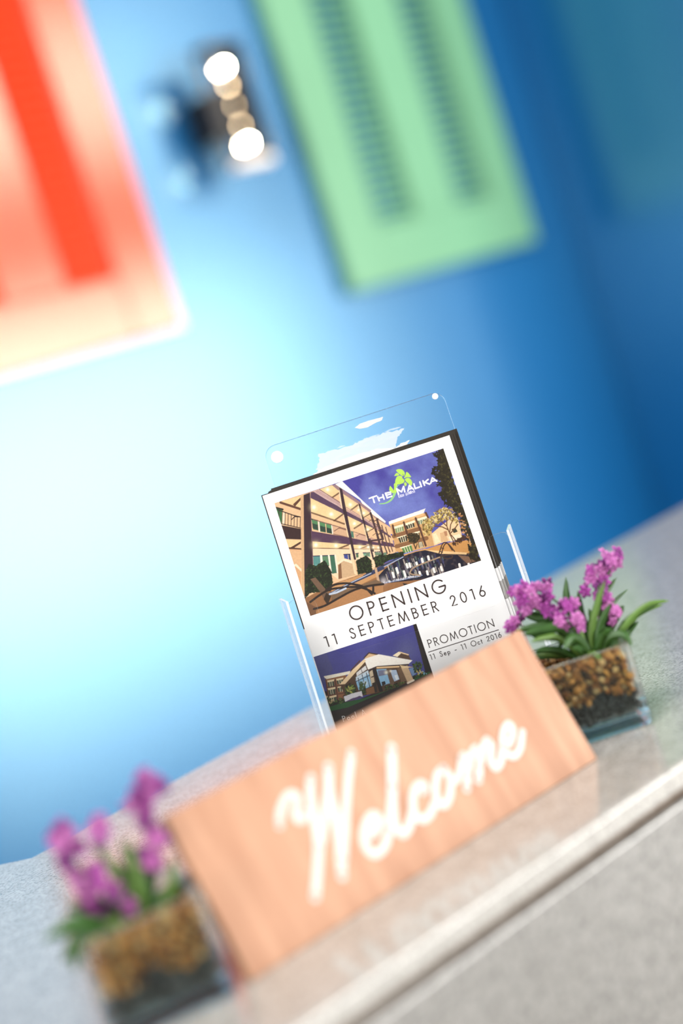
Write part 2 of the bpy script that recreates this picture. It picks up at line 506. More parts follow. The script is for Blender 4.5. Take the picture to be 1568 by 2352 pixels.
# ------------------------------------------------------------------ welcome sign
sl = math.radians(20.0)
SO = Vector((0.341, 0.6455, TOP + 0.0003))
sign = empty('welcome_sign', Matrix(((1, 0, 0, SO.x), (0, math.sin(sl), -math.cos(sl), SO.y), (0, math.cos(sl), math.sin(sl), SO.z), (0, 0, 0, 1))))
tag(sign, 'leaning wooden board with the word Welcome in cream script', 'sign')
SW, SH = 0.2875, 0.0967
mb = MB()
cut = 0.0075 * math.tan(sl)                     # lower edge sawn flat so the board stands on the stone
bp_ = [(0.0, 0.0), (SH, 0.0), (SH, -0.0075), (cut, -0.0075)]
mb.add([(x, a, b) for x in (0.0, SW) for a, b in bp_], [(0, 1, 2, 3), (7, 6, 5, 4), (0, 4, 5, 1), (1, 5, 6, 2), (2, 6, 7, 3), (3, 7, 4, 0)])
bevel(mb.build('board', M['wood'], sign), 0.0006, 2)
mb = MB()                                       # rear foot that keeps it leaning
cz, sz = math.cos(sl), math.sin(sl)
def sloc(y, z):                                 # world offset (depth, height) -> board plane
    return (y * sz + z * cz, -y * cz + z * sz)
pr = [sloc(0.012, 0.0), sloc(0.052, 0.0), sloc(0.052, 0.006), sloc(0.030, 0.052), sloc(0.0265, 0.052)]
v = [(0.13, a, b) for a, b in pr] + [(0.16, a, b) for a, b in pr]
n = len(pr)
mb.add(v, [tuple(range(n)), tuple(range(n, 2 * n))[::-1]] + [(i, i + n, (i + 1) % n + n, (i + 1) % n) for i in range(n)])
mb.build('rear_foot', M['wood'], sign)
# hand lettering, traced in sketch units and laid out on the board
SIGN_TRACE = np.array([[2.83620186e-04, -1.50588440e-04, 1.75635797e-01], [-1.56049693e-04, -2.41881650e-04, 6.35908371e-01], [-1.92250144e-04, 1.80774374e-04, 1.0]])
def strace(x, y):
    q = SIGN_TRACE @ np.array([600 + x * 0.40816, 1640 + y * 0.40816, 1.0])
    return q[:2] / q[2]
strokes = [
    (25, [(103, 630), (105, 560), (132, 485), (165, 452), (200, 465), (205, 505), (188, 550), (198, 590), (228, 598), (252, 560)]),
    (29, [(278, 362), (276, 450), (290, 560), (316, 700), (318, 850), (303, 1035)]),
    (26, [(330, 760), (352, 600), (372, 430), (376, 300)]),
    (31, [(376, 300), (382, 430), (410, 560), (436, 700), (448, 830), (454, 915)]),
    (26, [(460, 830), (470, 650), (483, 430), (505, 222)]),
    (27, [(612, 690), (645, 655), (662, 600), (632, 570), (596, 605), (576, 680), (590, 755), (638, 792), (690, 750), (716, 670)]),
    (32, [(718, 660), (735, 500), (735, 340), (732, 195)]),
    (28, [(738, 400), (740, 520), (752, 630), (795, 678), (832, 630), (850, 550)]),
    (25, [(908, 440), (922, 415), (896, 395), (862, 430), (850, 510), (868, 575), (910, 597), (952, 560), (978, 490)]),
    (24, [(1022, 308), (988, 350), (978, 440), (1000, 508), (1035, 510), (1060, 450), (1058, 360), (1024, 306)]),
    (20, [(1058, 385), (1095, 378), (1114, 330), (1124, 262)]),
    (24, [(1124, 262), (1135, 238), (1155, 262), (1160, 330), (1154, 425)]),
    (20, [(1162, 345), (1180, 230), (1205, 192)]),
    (24, [(1200, 200), (1222, 225), (1226, 300), (1220, 378)]),
    (20, [(1228, 300), (1248, 180), (1272, 150)]),
    (24, [(1268, 150), (1290, 180), (1288, 260), (1312, 305), (1342, 275), (1358, 190)]),
    (22, [(1372, 190), (1402, 150), (1412, 90), (1388, 62), (1362, 100), (1356, 175), (1380, 228), (1420, 240), (1452, 198), (1467, 105)]),
]
mb = MB()
for k_, (wd, pts) in enumerate(strokes):
    c = catmull([strace(*p) for p in pts], 8)
    ctr = strace(*pts[len(pts) // 2]); ex = strace(pts[len(pts) // 2][0] + 10, pts[len(pts) // 2][1])
    sc = np.hypot(*(ex - ctr)) / 10
    ribbon(mb, c, wd * sc * 0.80, 0.0003 + k_ * 0.00002)
tag(mb.build('lettering', M['letter_white'], sign), 'cream script lettering reading Welcome')

# ------------------------------------------------------------------ leaflet holder frame
Rv = Vector((0.79490026, -0.60674012, 0)); Tv = Vector((0.13648683, 0.17881365, 0.97437006)); Nv = Vector((-0.59118941, -0.77452702, 0.22495105))
BASE = Vector((0.62718362, 0.80339383, TOP + 0.0003))
TOFF = 0.1358659                                # sheet centre above the foot, along the lean
HOLD = Matrix(((Rv.x, Tv.x, Nv.x, BASE.x), (Rv.y, Tv.y, Nv.y, BASE.y), (Rv.z, Tv.z, Nv.z, BASE.z), (0, 0, 0, 1)))
LEAF_TRACE = np.array([[3.28587917e-04, -1.07261645e-04, -1.43213500e-01], [-1.06986716e-04, -3.29271256e-04, 5.31009213e-01], [1.31612635e-05, 4.05062040e-05, 1.0]])
def lt(x, y):
    """sketch units -> metres on the sheet, origin at the foot"""
    q = LEAF_TRACE @ np.array([x, y, 1.0])
    return np.array([q[0] / q[2], q[1] / q[2] + TOFF])
def conv(ox_, oy_, k):
    return lambda x, y: lt(ox_ + x * k, oy_ + y * k)
cA = conv(620, 1080, 260 / 1568); cB = conv(840, 1020, 280 / 1568); cC = conv(700, 1420, 310 / 1568)
cD = conv(830, 1060, 190 / 1568); cE = conv(640, 1300, 580 / 1568); cF = conv(590, 880, 480 / 1568)

holder = empty('leaflet_holder', HOLD)
tag(holder, 'clear acrylic leaflet holder standing behind the wooden sign', 'holder')
AC, AE = M['acrylic'], M['acrylic_edge']
def panel(name, poly, z0, z1):
    mb = MB(); mb.prism(poly, z0, z1, 0, 1)
    return mb.build(name, None, holder, mats=[AC, AE])
# back plate: narrow rounded top, wider foot
bk = [(-0.0532, 0.004), (0.0905, 0.004), (0.0905, 0.14)]
rt = rrect(-0.0532, 0.0905, 0.20, 0.2588, 0.0085)
bk += rt[:14] + [(-0.0532, 0.14)]
panel('back_panel', bk, -0.0125, -0.0105)
# pocket front with a U-shaped cut-out
zf = 0.0135
pl, prr = -0.0690, 0.1000
ptop = TOFF + 0.0035
front = [(pl, 0.006), (prr, 0.006), (prr, ptop - 0.004)]
front += [(prr - 0.004 + 0.004 * math.cos(a), ptop - 0.004 + 0.004 * math.sin(a)) for a in (PI / 4, PI / 2)]
ir, il, ib = 0.0845, -0.0495, TOFF - 0.0462
front += [(ir + 0.005, ptop)] + [(ir + 0.005 - 0.005 * math.sin(a), ptop - 0.005 + 0.005 * math.cos(a)) for a in (PI / 6, PI / 3, PI / 2)]
front += [(ir - 0.010 + 0.010 * math.cos(a), ib + 0.010 - 0.010 * math.sin(a)) for a in (0, PI / 6, PI / 3, PI / 2)]
front += [(il + 0.012 - 0.012 * math.sin(a), ib + 0.012 - 0.012 * math.cos(a)) for a in (0, PI / 6, PI / 3, PI / 2)]
front += [(il - 0.008 + 0.008 * math.cos(a), ptop - 0.008 + 0.008 * math.sin(a)) for a in (0, PI / 6, PI / 3, PI / 2)]
front += [(pl + 0.004 - 0.004 * math.sin(a), ptop - 0.004 + 0.004 * math.cos(a)) for a in (PI / 6, PI / 3, PI / 2)]
panel('front_panel', front, zf, zf + 0.0018)
for sx, dirn in ((pl - 0.0016, -1), (prr - 0.0002, 1)):
    mb = MB()
    mb.prism([(-0.0105, 0.004), (zf + 0.0018, 0.004), (zf + 0.0018, ptop), (-0.0105, ptop + 0.006)], 0, 0.0018, 0, 1)
    v = [(sx + z + dirn * 0.0055 * (zf + 0.0018 - x) / 0.026, y, x) for x, y, z in mb.v]
    o = obj('side_panel', v, mb.f, None, holder, mats=[M['acrylic_side'], AE], mat_idx=mb.m)
mb = MB(); mb.box(pl, prr, 0.006, 0.008, -0.0105, zf); mb.build('pocket_floor', AC, holder)
# foot plate lying on the counter
bx = HOLD.inverted()
def holder_local(p): return bx @ Vector(p)
mb = MB()
Fh = Vector((0.60674012, 0.79490026, 0))
q = []
for zz in (0.0, 0.002):
    for a, b in ((-0.062, -0.004), (0.094, -0.004), (0.094, 0.075), (-0.062, 0.075)):
        q.append(holder_local(BASE + Rv * a + Fh * b + Vector((0, 0, zz))))
mb.add(q, [(3, 2, 1, 0), (4, 5, 6, 7), (0, 1, 5, 4), (1, 2, 6, 5), (2, 3, 7, 6), (3, 0, 4, 7)])
mb.build('foot_plate', AC, holder)
for (px, py), r in (((148, 545), 0.0046), ((1336, 88), 0.0023)):
    c = cF(px, py)
    mb = MB(); mb.cyl((c[0] * 1.006, c[1] + 0.0005, -0.0105), (0, 0, 1), r, 0.0012, 18)
    tag(mb.build('rubber_pad', M['rubber'], holder), 'small round white pad in the corner')
def scrap(name, pts, mat, z, label, jag=0.0, sub=4):
    P = [cF(*p) for p in pts]
    out = []
    for i in range(len(P)):
        a, b = P[i], P[(i + 1) % len(P)]
        for k in range(sub):
            q = a + (b - a) * k / sub
            out.append((q[0] + rng.uniform(-jag, jag), q[1] + rng.uniform(-jag, jag)))
    mb = MB(); mb.prism(out, z, z + 0.0002)
    return tag(mb.build(name, mat, holder), label)
scrap('paper_residue', [(418, 670), (500, 620), (640, 560), (760, 520), (900, 480), (1040, 470), (1080, 440), (1148, 410), (1120, 460), (1110, 520), (420, 740)],
      M['residue'], -0.0103, 'torn white backing paper left on the plate', 0.0003)
scrap('paper_residue', [(733, 320), (770, 290), (850, 262), (900, 250), (945, 236), (935, 262), (880, 285), (830, 315), (770, 326)], M['residue_cream'], -0.0103, 'cream paper scrap on the plate', 0.0001)
scrap('paper_residue', [(440, 640), (465, 560), (450, 520), (560, 492), (700, 455), (800, 400), (880, 385), (960, 352), (1020, 350), (1105, 322), (1090, 352), (1050, 395), (1045, 470), (900, 490), (640, 570), (500, 640)],
      M['residue_film'], -0.01045, 'thin hazy film of torn paper', 0.0006, 6)
for i in range(26):                              # frayed streaks of the torn paper
    t = rng.uniform(0, 1)
    x = 430 + 600 * t; y = 610 - 225 * t + rng.uniform(-75, 25)
    L_ = rng.uniform(40, 130)
    p = [(x, y), (x + L_ * 0.5, y - L_ * 0.16 - 4), (x + L_, y - L_ * 0.36)]
    mb = MB(); ribbon(mb, catmull([cF(*a) for a in p], 3), [0.00012, 0.0003, 0.0005, 0.0006, 0.0005, 0.0003, 0.0001], -0.0101 + i * 1e-6, caps=False)
    mb.build('paper_fibre', M['residue_film'], holder)

# ------------------------------------------------------------------ painting the two printed photographs
class Canvas:
    def __init__(s, x0, x1, y0, y1, step):
        s.x0, s.y0 = x0, y0
        s.nx = int(round((x1 - x0) / step)); s.ny = int(round((y1 - y0) / step))
        s.w, s.h = x1 - x0, y1 - y0
        s.ss = 2
        xs = x0 + (np.arange(s.nx * s.ss) + 0.5) / (s.nx * s.ss) * s.w
        ys = y0 + (np.arange(s.ny * s.ss) + 0.5) / (s.ny * s.ss) * s.h
        s.X, s.Y = np.meshgrid(xs, ys)
        s.im = np.zeros(s.X.shape + (3,))
    def win(s, a0, a1, b0, b1):
        kx = s.nx * s.ss / s.w; ky = s.ny * s.ss / s.h
        i0 = max(0, int((a0 - s.x0) * kx) - 1); i1 = min(s.X.shape[1], int((a1 - s.x0) * kx) + 2)
        j0 = max(0, int((b0 - s.y0) * ky) - 1); j1 = min(s.X.shape[0], int((b1 - s.y0) * ky) + 2)
        return (slice(j0, max(j0, j1)), slice(i0, max(i0, i1)))
    def put(s, w, mask, col, a=1.0):
        col = np.array([lin(c) for c in col])
        m = (mask * a)[..., None]
        s.im[w] = s.im[w] * (1 - m) + col * m
    def poly(s, pts, col, a=1.0, edge=None):
        P = np.array(pts)
        w = s.win(P[:, 0].min(), P[:, 0].max(), P[:, 1].min(), P[:, 1].max())
        X, Y = s.X[w], s.Y[w]
        if edge is not None:
            X = X + edge[0][w]; Y = Y + edge[1][w]
        ins = np.zeros(X.shape, bool)
        for i in range(len(P)):
            (xa, ya), (xb, yb_) = P[i], P[(i + 1) % len(P)]
            if ya == yb_: continue
            c = ((ya > Y) != (yb_ > Y)) & (X < (xb - xa) * (Y - ya) / (yb_ - ya) + xa)
            ins ^= c
        s.put(w, ins.astype(float), col, a)
        return w, ins
    def line(s, pts, wd, col, a=1.0):
        for p, q in zip(pts[:-1], pts[1:]):
            p, q = np.array(p), np.array(q)
            w = s.win(min(p[0], q[0]) - wd, max(p[0], q[0]) + wd, min(p[1], q[1]) - wd, max(p[1], q[1]) + wd)
            X, Y = s.X[w], s.Y[w]
            d = q - p; L2 = d @ d + 1e-12
            t = np.clip(((X - p[0]) * d[0] + (Y - p[1]) * d[1]) / L2, 0, 1)
            r = np.hypot(X - p[0] - t * d[0], Y - p[1] - t * d[1])
            s.put(w, (r < wd / 2).astype(float), col, a)
    def spot(s, c, r, col, a=1.0, hard=False):
        w = s.win(c[0] - 2 * r, c[0] + 2 * r, c[1] - 2 * r, c[1] + 2 * r)
        d = np.hypot(s.X[w] - c[0], s.Y[w] - c[1]) / r
        s.put(w, (d < 1).astype(float) if hard else np.exp(-d * d * 1.6), col, a)
    def noise(s, cell, oct_=2):
        out = np.zeros(s.X.shape); amp = 1.0; tot = 0
        for _ in range(oct_):
            gx = int(s.w / cell) + 3; gy = int(s.h / cell) + 3
            g = rng.random((gy, gx))
            fx = (s.X - s.x0) / cell; fy = (s.Y - s.y0) / cell
            ix = fx.astype(int); iy = fy.astype(int); tx = fx - ix; ty = fy - iy
            tx = tx * tx * (3 - 2 * tx); ty = ty * ty * (3 - 2 * ty)
            out += amp * ((g[iy, ix] * (1 - tx) + g[iy, ix + 1] * tx) * (1 - ty) + (g[iy + 1, ix] * (1 - tx) + g[iy + 1, ix + 1] * tx) * ty)
            tot += amp; amp *= 0.5; cell *= 0.5
        return out / tot
    def leaves(s, pts, n, r, cols, a=0.9):
        """scatter leaf dabs inside a polygon"""
        P = np.array(pts); lo, hi = P.min(0), P.max(0)
        k = 0
        while k < n:
            c = lo + rng.random(2) * (hi - lo)
            ins = False
            for i in range(len(P)):
                (xa, ya), (xb, yb_) = P[i], P[(i + 1) % len(P)]
                if (ya > c[1]) != (yb_ > c[1]) and c[0] < (xb - xa) * (c[1] - ya) / (yb_ - ya) + xa: ins = not ins
            if not ins:
                k += 0.2; continue
            th = rng.uniform(0, PI); rr = r * rng.uniform(0.6, 1.3)
            d = np.array([math.cos(th), math.sin(th)]) * rr; e = np.array([-d[1], d[0]]) * 0.45
            s.poly([c - d, c + e, c + d, c - e], cols[rng.integers(len(cols))], a)
            k += 1
    def mesh(s, name, parent, z, mat):
        im = s.im.reshape(s.ny, s.ss, s.nx, s.ss, 3).mean(axis=(1, 3))
        nx, ny = s.nx, s.ny
        xs = s.x0 + (np.arange(nx)) / (nx - 1) * s.w; ys = s.y0 + np.arange(ny) / (ny - 1) * s.h
        X, Y = np.meshgrid(xs, ys)
        co = np.stack([X, Y, np.full_like(X, z)], -1).reshape(-1, 3)
        me = bpy.data.meshes.new(name)
        idx = np.arange(nx * ny).reshape(ny, nx)
        q = np.stack([idx[:-1, :-1], idx[:-1, 1:], idx[1:, 1:], idx[1:, :-1]], -1).reshape(-1)
        nf = (nx - 1) * (ny - 1)
        me.vertices.add(nx * ny); me.vertices.foreach_set('co', co.ravel())
        me.loops.add(nf * 4); me.loops.foreach_set('vertex_index', q.astype(np.int32))
        me.polygons.add(nf); me.polygons.foreach_set('loop_start', np.arange(nf, dtype=np.int32) * 4)
        me.polygons.foreach_set('loop_total', np.full(nf, 4, np.int32))
        me.update(calc_edges=True)
        ca = me.color_attributes.new('Col', 'FLOAT_COLOR', 'POINT')
        rgba = np.ones((nx * ny, 4)); rgba[:, :3] = np.clip(im.reshape(-1, 3), 0, 1) * 0.82
        ca.data.foreach_set('color', rgba.ravel())
        me.materials.append(mat)
        o = bpy.data.objects.new(name, me); COL.objects.link(o); o.parent = parent
        return o

mm = 0.001
def paint_hotel():
    c = Canvas(-0.0570, 0.0765, TOFF - 0.0107, TOFF + 0.0784, 0.00026)
    A = lambda *p: [cA(*q) for q in p]
    B = lambda *p: [cB(*q) for q in p]
    n1 = c.noise(0.030, 3); n2 = c.noise(0.012, 3)
    sky0, sky1 = np.array([lin(v) for v in (72, 66, 150)]), np.array([lin(v) for v in (128, 142, 208)])
    k = np.clip((n1 * 0.6 + n2 * 0.4 - 0.35) * 2.2, 0, 1)[..., None]
    c.im[:] = sky0 * (1 - k) + sky1 * k
    # --- left wing
    c.poly(A((40, 470), (905, 200)) + B((248, 1022), (330, 1090), (400, 1395), (100, 1480)) + A((1568, 1380), (1200, 1480), (870, 1590), (440, 1850)), (228, 186, 142))
    c.poly(A((890, 208), (1000, 160)) + B((0, 772), (256, 1000), (250, 1022), (0, 848)) + A((1250, 420), (970, 245)), (255, 246, 232))
    c.poly(A((905, 200), (970, 245), (1240, 440), (1400, 560)) + B((60, 900), (250, 1022), (285, 1055), (120, 960)) + A((1380, 590), (1220, 470), (960, 300), (860, 215)), (150, 118, 122))
    # soffits
    for s in (((690, 270), (860, 215), (975, 310), (850, 395)), ((565, 395), (1020, 610), (890, 705), (575, 595)), ((590, 990), (1105, 1030), (950, 1090), (600, 1085)),
              ((1010, 330), (1215, 490), (1120, 560), (1040, 500)), ((1060, 640), (1290, 735), (1170, 810), (1085, 770)), ((1120, 1035), (1370, 1050), (1250, 1090), (1130, 1085)),
              ((1310, 750), (1440, 800), (1350, 860)), ((1265, 530), (1380, 605), (1310, 660)), ((110, 450), (430, 365), (425, 540), (160, 455)), ((205, 960), (430, 985), (300, 1090), (245, 1085))):
        c.poly(A(*s), (236, 200, 146))
    # dark cross beams under the soffits
    for a, b in (((975, 310), (850, 395)), ((1020, 610), (890, 705)), ((1105, 1030), (945, 1095)), ((1215, 490), (1120, 560)), ((1290, 735), (1170, 810)), ((1370, 1050), (1250, 1090)),
                 ((1440, 810), (1350, 860)), ((1385, 610), (1300, 660)), ((1500, 680), (1430, 720)), ((1560, 870), (1480, 900)), ((580, 595), (890, 700)), ((890, 700), (1030, 750)), ((600, 1090), (945, 1095)), ((945, 1095), (1110, 1100)), ((1115, 1100), (1540, 1100))):
        c.line(A(a, b), 1.2 * mm if b[0] < 1200 else 0.8 * mm, (96, 62, 42), 0.9)
    c.poly(A((320, 480), (430, 380), (428, 420), (350, 510)), (95, 62, 45)); c.line(A((150, 455), (425, 545)), 1.8 * mm, (98, 64, 48))
    c.poly(A((270, 1085), (430, 990), (430, 1020), (330, 1085)), (80, 52, 40)); c.line(A((240, 1085), (425, 1100)), 1.6 * mm, (80, 52, 40))
    # slab bands
    c.poly(A((565, 312), (625, 300), (1030, 560), (1290, 690), (1568, 815)) + B((0, 940), (320, 1190), (325, 1215), (0, 1010)) + A((1568, 870), (1290, 745), (1020, 612), (565, 392)), (86, 62, 84))
    c.poly(A((145, 765), (465, 825), (590, 850), (1100, 938), (1385, 995)) + B((0, 1205), (350, 1285), (375, 1330), (0, 1290)) + A((1380, 1052), (1105, 1032), (590, 992), (465, 967), (200, 957)), (84, 56, 78))
    c.poly(A((145, 765), (465, 825), (465, 967), (200, 957)), (58, 36, 34))
    # white upper railing
    c.poly(A((600, 302), (690, 275), (850, 385), (1020, 490), (1010, 540), (800, 425)), (205, 172, 165))
    for t in np.linspace(0, 1, 26):
        c.line(A((640 + 370 * t, 310 + 215 * t), (670 + 345 * t, 285 + 205 * t)), 0.35 * mm, (150, 112, 112))
    c.line(A((690, 275), (1020, 485)), 0.6 * mm, (120, 84, 84)); c.line(A((1060, 520), (1290, 665), (1450, 760)), 0.7 * mm, (175, 140, 136)); c.poly(A((1060, 540), (1280, 670), (1285, 695), (1070, 580)), (190, 150, 142))
    c.poly(A((1300, 665), (1440, 750), (1440, 790), (1310, 700)), (188, 150, 142)); c.poly(A((1450, 760), (1540, 820), (1540, 860), (1455, 800)), (180, 140, 135))
    # first-floor doors with green curtains
    G, G2, DK = (62, 96, 70), (96, 150, 96), (30, 34, 40)
    for p in (((60, 520), (180, 550), (160, 752), (128, 742)),):
        c.poly(A(*p), (74, 128, 76)); c.line(A((60, 520), (180, 550)), 1.4 * mm, (48, 32, 30))
        for x in (95, 120, 145): c.line(A((x, 540), (x + 8, 745)), 0.5 * mm, (40, 78, 50))
    c.poly(A((185, 590), (215, 595), (200, 770), (165, 765)), (240, 215, 185))
    for p in (((575, 682), (662, 706), (672, 842), (600, 825)), ((686, 716), (765, 738), (775, 870), (698, 855)), ((778, 742), (848, 760), (862, 888), (788, 872))):
        c.poly(A(*p), G); c.line(A(p[0], p[1]), 0.9 * mm, (44, 32, 34))
        for t in np.linspace(0.1, 0.9, 5):
            x0 = p[0][0] + (p[1][0] - p[0][0]) * t; y0_ = p[0][1] + (p[1][1] - p[0][1]) * t
            c.line(A((x0, y0_ + 8), (x0 + 10, y0_ + 60)), 0.5 * mm, G2); c.line(A((x0 + 8, y0_ + 60), (x0 + 14, y0_ + 120)), 0.5 * mm, DK)
    c.poly(A((668, 712), (684, 716), (696, 862), (678, 858)), (240, 228, 210)); c.poly(A((848, 762), (862, 766), (880, 890), (864, 890)), (235, 225, 205))
    c.poly(A((1120, 845), (1155, 855), (1165, 945), (1130, 935)), (80, 120, 100))
    # first-floor railings
    c.line(A((110, 555), (330, 632), (460, 662)), 0.8 * mm, (52, 34, 30)); c.line(A((150, 745), (460, 815)), 0.7 * mm, (60, 40, 34))
    for x in range(130, 460, 42): c.line(A((x, 560 + (x - 110) * 0.3), (x - 4, 750 + (x - 150) * 0.2)), 0.5 * mm, (58, 38, 34))
    c.line(A((300, 690), (345, 650), (430, 655), (465, 690)), 0.7 * mm, (54, 36, 32))
    c.line(A((600, 690), (1090, 830)), 0.6 * mm, (120, 84, 80)); c.line(A((880, 890), (1085, 935)), 0.6 * mm, (120, 84, 76))
    for x in range(870, 1085, 18): c.line(A((x, 775 + (x - 870) * 0.27), (x + 10, 888 + (x - 870) * 0.22)), 0.35 * mm, (172, 128, 112))
    c.poly(A((1170, 880), (1370, 925), (1380, 990), (1190, 955)), (206, 164, 138)); c.line(A((1150, 855), (1370, 925)), 0.5 * mm, (140, 100, 90)); c.poly(A((1390, 930), (1540, 985), (1545, 1020), (1400, 990)), (196, 152, 130))
    c.line(A((890, 850), (960, 805), (1060, 835)), 0.6 * mm, (120, 80, 66)); c.line(A((1200, 920), (1240, 890), (1340, 920)), 0.5 * mm, (130, 88, 76))
    # ground-floor openings
    c.poly(A((590, 1090), (1110, 1100), (1200, 1450), (950, 1520), (860, 1450), (600, 1350)), (243, 210, 172))
    c.poly(A((1115, 1100), (1380, 1100), (1420, 1230), (1180, 1260)), (243, 212, 174)); c.poly(A((1390, 1100), (1568, 1105), (1568, 1190), (1440, 1230)), (240, 206, 168))
    c.poly(A((245, 1095), (430, 1105), (435, 1780), (440, 1740)), (216, 164, 118))
    for p, col in ((((600, 1195), (698, 1190), (702, 1285), (640, 1330), (604, 1320)), (104, 160, 150)), (((722, 1190), (812, 1186), (830, 1330), (800, 1330), (730, 1260)), (92, 130, 96)),
                   (((830, 1184), (900, 1182), (932, 1425), (858, 1440)), (74, 120, 92)), (((1022, 1172), (1078, 1168), (1086, 1240), (1030, 1225)), (62, 74, 140)),
                   (((1084, 1168), (1112, 1168), (1124, 1252), (1092, 1240)), (50, 60, 90)), (((1190, 1160), (1225, 1155), (1228, 1212), (1196, 1218)), (84, 110, 80)),
                   (((1290, 1150), (1385, 1146), (1392, 1206), (1296, 1190)), (120, 160, 130)), (((1450, 1140), (1520, 1132), (1522, 1175), (1456, 1180)), (110, 120, 100))):
        c.poly(A(*p), col)
        c.line(A(p[0], p[1]), 0.7 * mm, (50, 50, 80))
    for x in range(605, 700, 14): c.line(A((x, 1200), (x + 3, 1310)), 0.35 * mm, (60, 110, 110))
    for x in range(835, 900, 15): c.line(A((x, 1190), (x + 26, 1430)), 0.35 * mm, (44, 84, 68))
    c.line(A((815, 1186), (850, 1440)), 1.2 * mm, (240, 228, 208)); c.line(A((903, 1180), (935, 1425)), 1.0 * mm, (240, 226, 204)); c.line(A((710, 1190), (716, 1270)), 1.6 * mm, (248, 232, 210))
    c.line(A((1340, 1148), (1345, 1200)), 0.6 * mm, (235, 215, 190)); c.line(A((1478, 1138), (1482, 1180)), 0.6 * mm, (230, 210, 180)); c.line(A((1500, 1136), (1504, 1180)), 0.5 * mm, (230, 210, 180))
    c.poly(A((940, 1300), (1020, 1245), (1140, 1285), (1205, 1450), (950, 1515)), (204, 168, 128)); c.line(A((940, 1300), (1020, 1245), (1140, 1285)), 1.4 * mm, (246, 222, 188))
    c.poly(A((948, 1320), (985, 1290), (1000, 1500), (950, 1515)), (132, 92, 62))
    # end wall at far left
    c.poly(A((255, 1110), (430, 1115), (430, 1340), (330, 1310)), (222, 176, 132)); c.line(A((320, 1335), (360, 1315), (440, 1395)), 1.6 * mm, (246, 222, 190))
    # deck
    c.poly(A((440, 1850), (480, 1780), (870, 1580), (1200, 1465), (1568, 1340)) + B((100, 1600), (480, 1440), (760, 1360), (1100, 1330), (1480, 1500)) + A((1568, 1700), (630, 2020)), (150, 104, 66))
    c.poly(A((860, 1590), (1200, 1475), (1420, 1400), (1568, 1350), (1568, 1440), (1150, 1640), (850, 1720)), (196, 146, 96))
    c.poly(A((600, 1980), (900, 1790), (1230, 1650), (1568, 1600), (1568, 1760), (1000, 1900), (620, 2020)), (176, 126, 82))
    c.poly(A((380, 1880), (460, 1800), (640, 1900), (640, 2100), (560, 2100)), (120, 82, 54))
    # columns
    c.poly(A((425, 372), (470, 352), (480, 1790), (445, 1760)), (212, 170, 126)); c.poly(A((468, 352), (552, 318), (592, 1000), (600, 1300), (560, 1700), (482, 1790)), (58, 38, 44))
    c.line(A((555, 325), (596, 1300)), 0.6 * mm, (98, 70, 84))
    c.poly(A((955, 280), (985, 290), (1020, 530), (1000, 540), (965, 430)), (238, 206, 168)); c.poly(A((1012, 620), (1050, 640), (1105, 930), (1080, 935)), (236, 202, 160)); c.poly(A((1092, 1040), (1122, 1030), (1205, 1455), (1168, 1440)), (238, 206, 164))
    c.poly(A((960, 245), (1000, 265), (1195, 1245), (1165, 1245), (1010, 560)), (58, 38, 46))
    c.poly(A((1215, 495), (1240, 500), (1290, 690), (1268, 690)), (238, 206, 166)); c.poly(A((1285, 750), (1310, 750), (1370, 990), (1345, 985)), (236, 202, 160)); c.poly(A((1372, 1052), (1392, 1052), (1462, 1345), (1420, 1360)), (238, 206, 166))
    c.poly(A((1222, 462), (1250, 480), (1448, 1245), (1424, 1245)), (60, 40, 46))
    c.line(A((1394, 600), (1480, 880), (1562, 1180)), 1.6 * mm, (66, 44, 48)); c.line(A((1482, 680), (1568, 960)) + B((60, 1250), (95, 1380)), 1.3 * mm, (70, 48, 50)); c.line(B((65, 915), (140, 1160), (205, 1420)), 1.1 * mm, (74, 52, 52))
    c.line(B((140, 985), (200, 1200), (275, 1410)), 0.9 * mm, (84, 60, 56)); c.line(B((205, 1050), (255, 1230), (310, 1395)), 0.8 * mm, (96, 70, 62)); c.line(B((255, 1075), (300, 1240), (345, 1385)), 0.7 * mm, (104, 76, 66))
    for x, y in ((40, 1000), (110, 1090), (160, 1120), (40, 1130), (90, 1180)): c.line(B((x, y), (x + 55, y - 40)), 0.5 * mm, (120, 84, 62))
    c.poly(B((345, 1240), (385, 1250), (395, 1300), (360, 1300)), (70, 70, 150)); c.poly(B((320, 1160), (350, 1165), (352, 1180), (322, 1182)), (74, 74, 160))
    for x, y in ((0, 1400), (120, 1395), (160, 1400), (225, 1400)): c.poly(B((x, y), (x + 40, y - 5), (x + 45, y + 40), (x + 5, y + 45)), (110, 130, 104))
    # lamps
    for x, y, r in ((610, 520, 1.5), (850, 615, 1.5), (800, 275, 1.4), (1115, 485, 1.3), (1170, 745, 1.2), (1300, 600, 1.0), (635, 1040, 1.5), (915, 1050, 1.3), (1245, 1070, 1.1), (1360, 1070, 0.9), (1355, 825, 0.9), (1430, 1075, 0.7), (1500, 1078, 0.7), (1225, 560, 0.8)):
        c.spot(cA(x, y), r * 2.4 * mm, (255, 232, 180), 0.5); c.spot(cA(x, y), r * mm, (255, 252, 236), 1.0)
    # --- far wing
    c.poly(B((300, 1035), (780, 885), (805, 950), (885, 1310), (480, 1410), (385, 1385), (325, 1090)), (206, 158, 104))
    c.poly(B((295, 1002), (766, 834), (742, 892), (300, 1038)), (255, 244, 228))
    c.poly(B((300, 1038), (742, 892), (745, 925), (320, 1060)), (226, 180, 126))
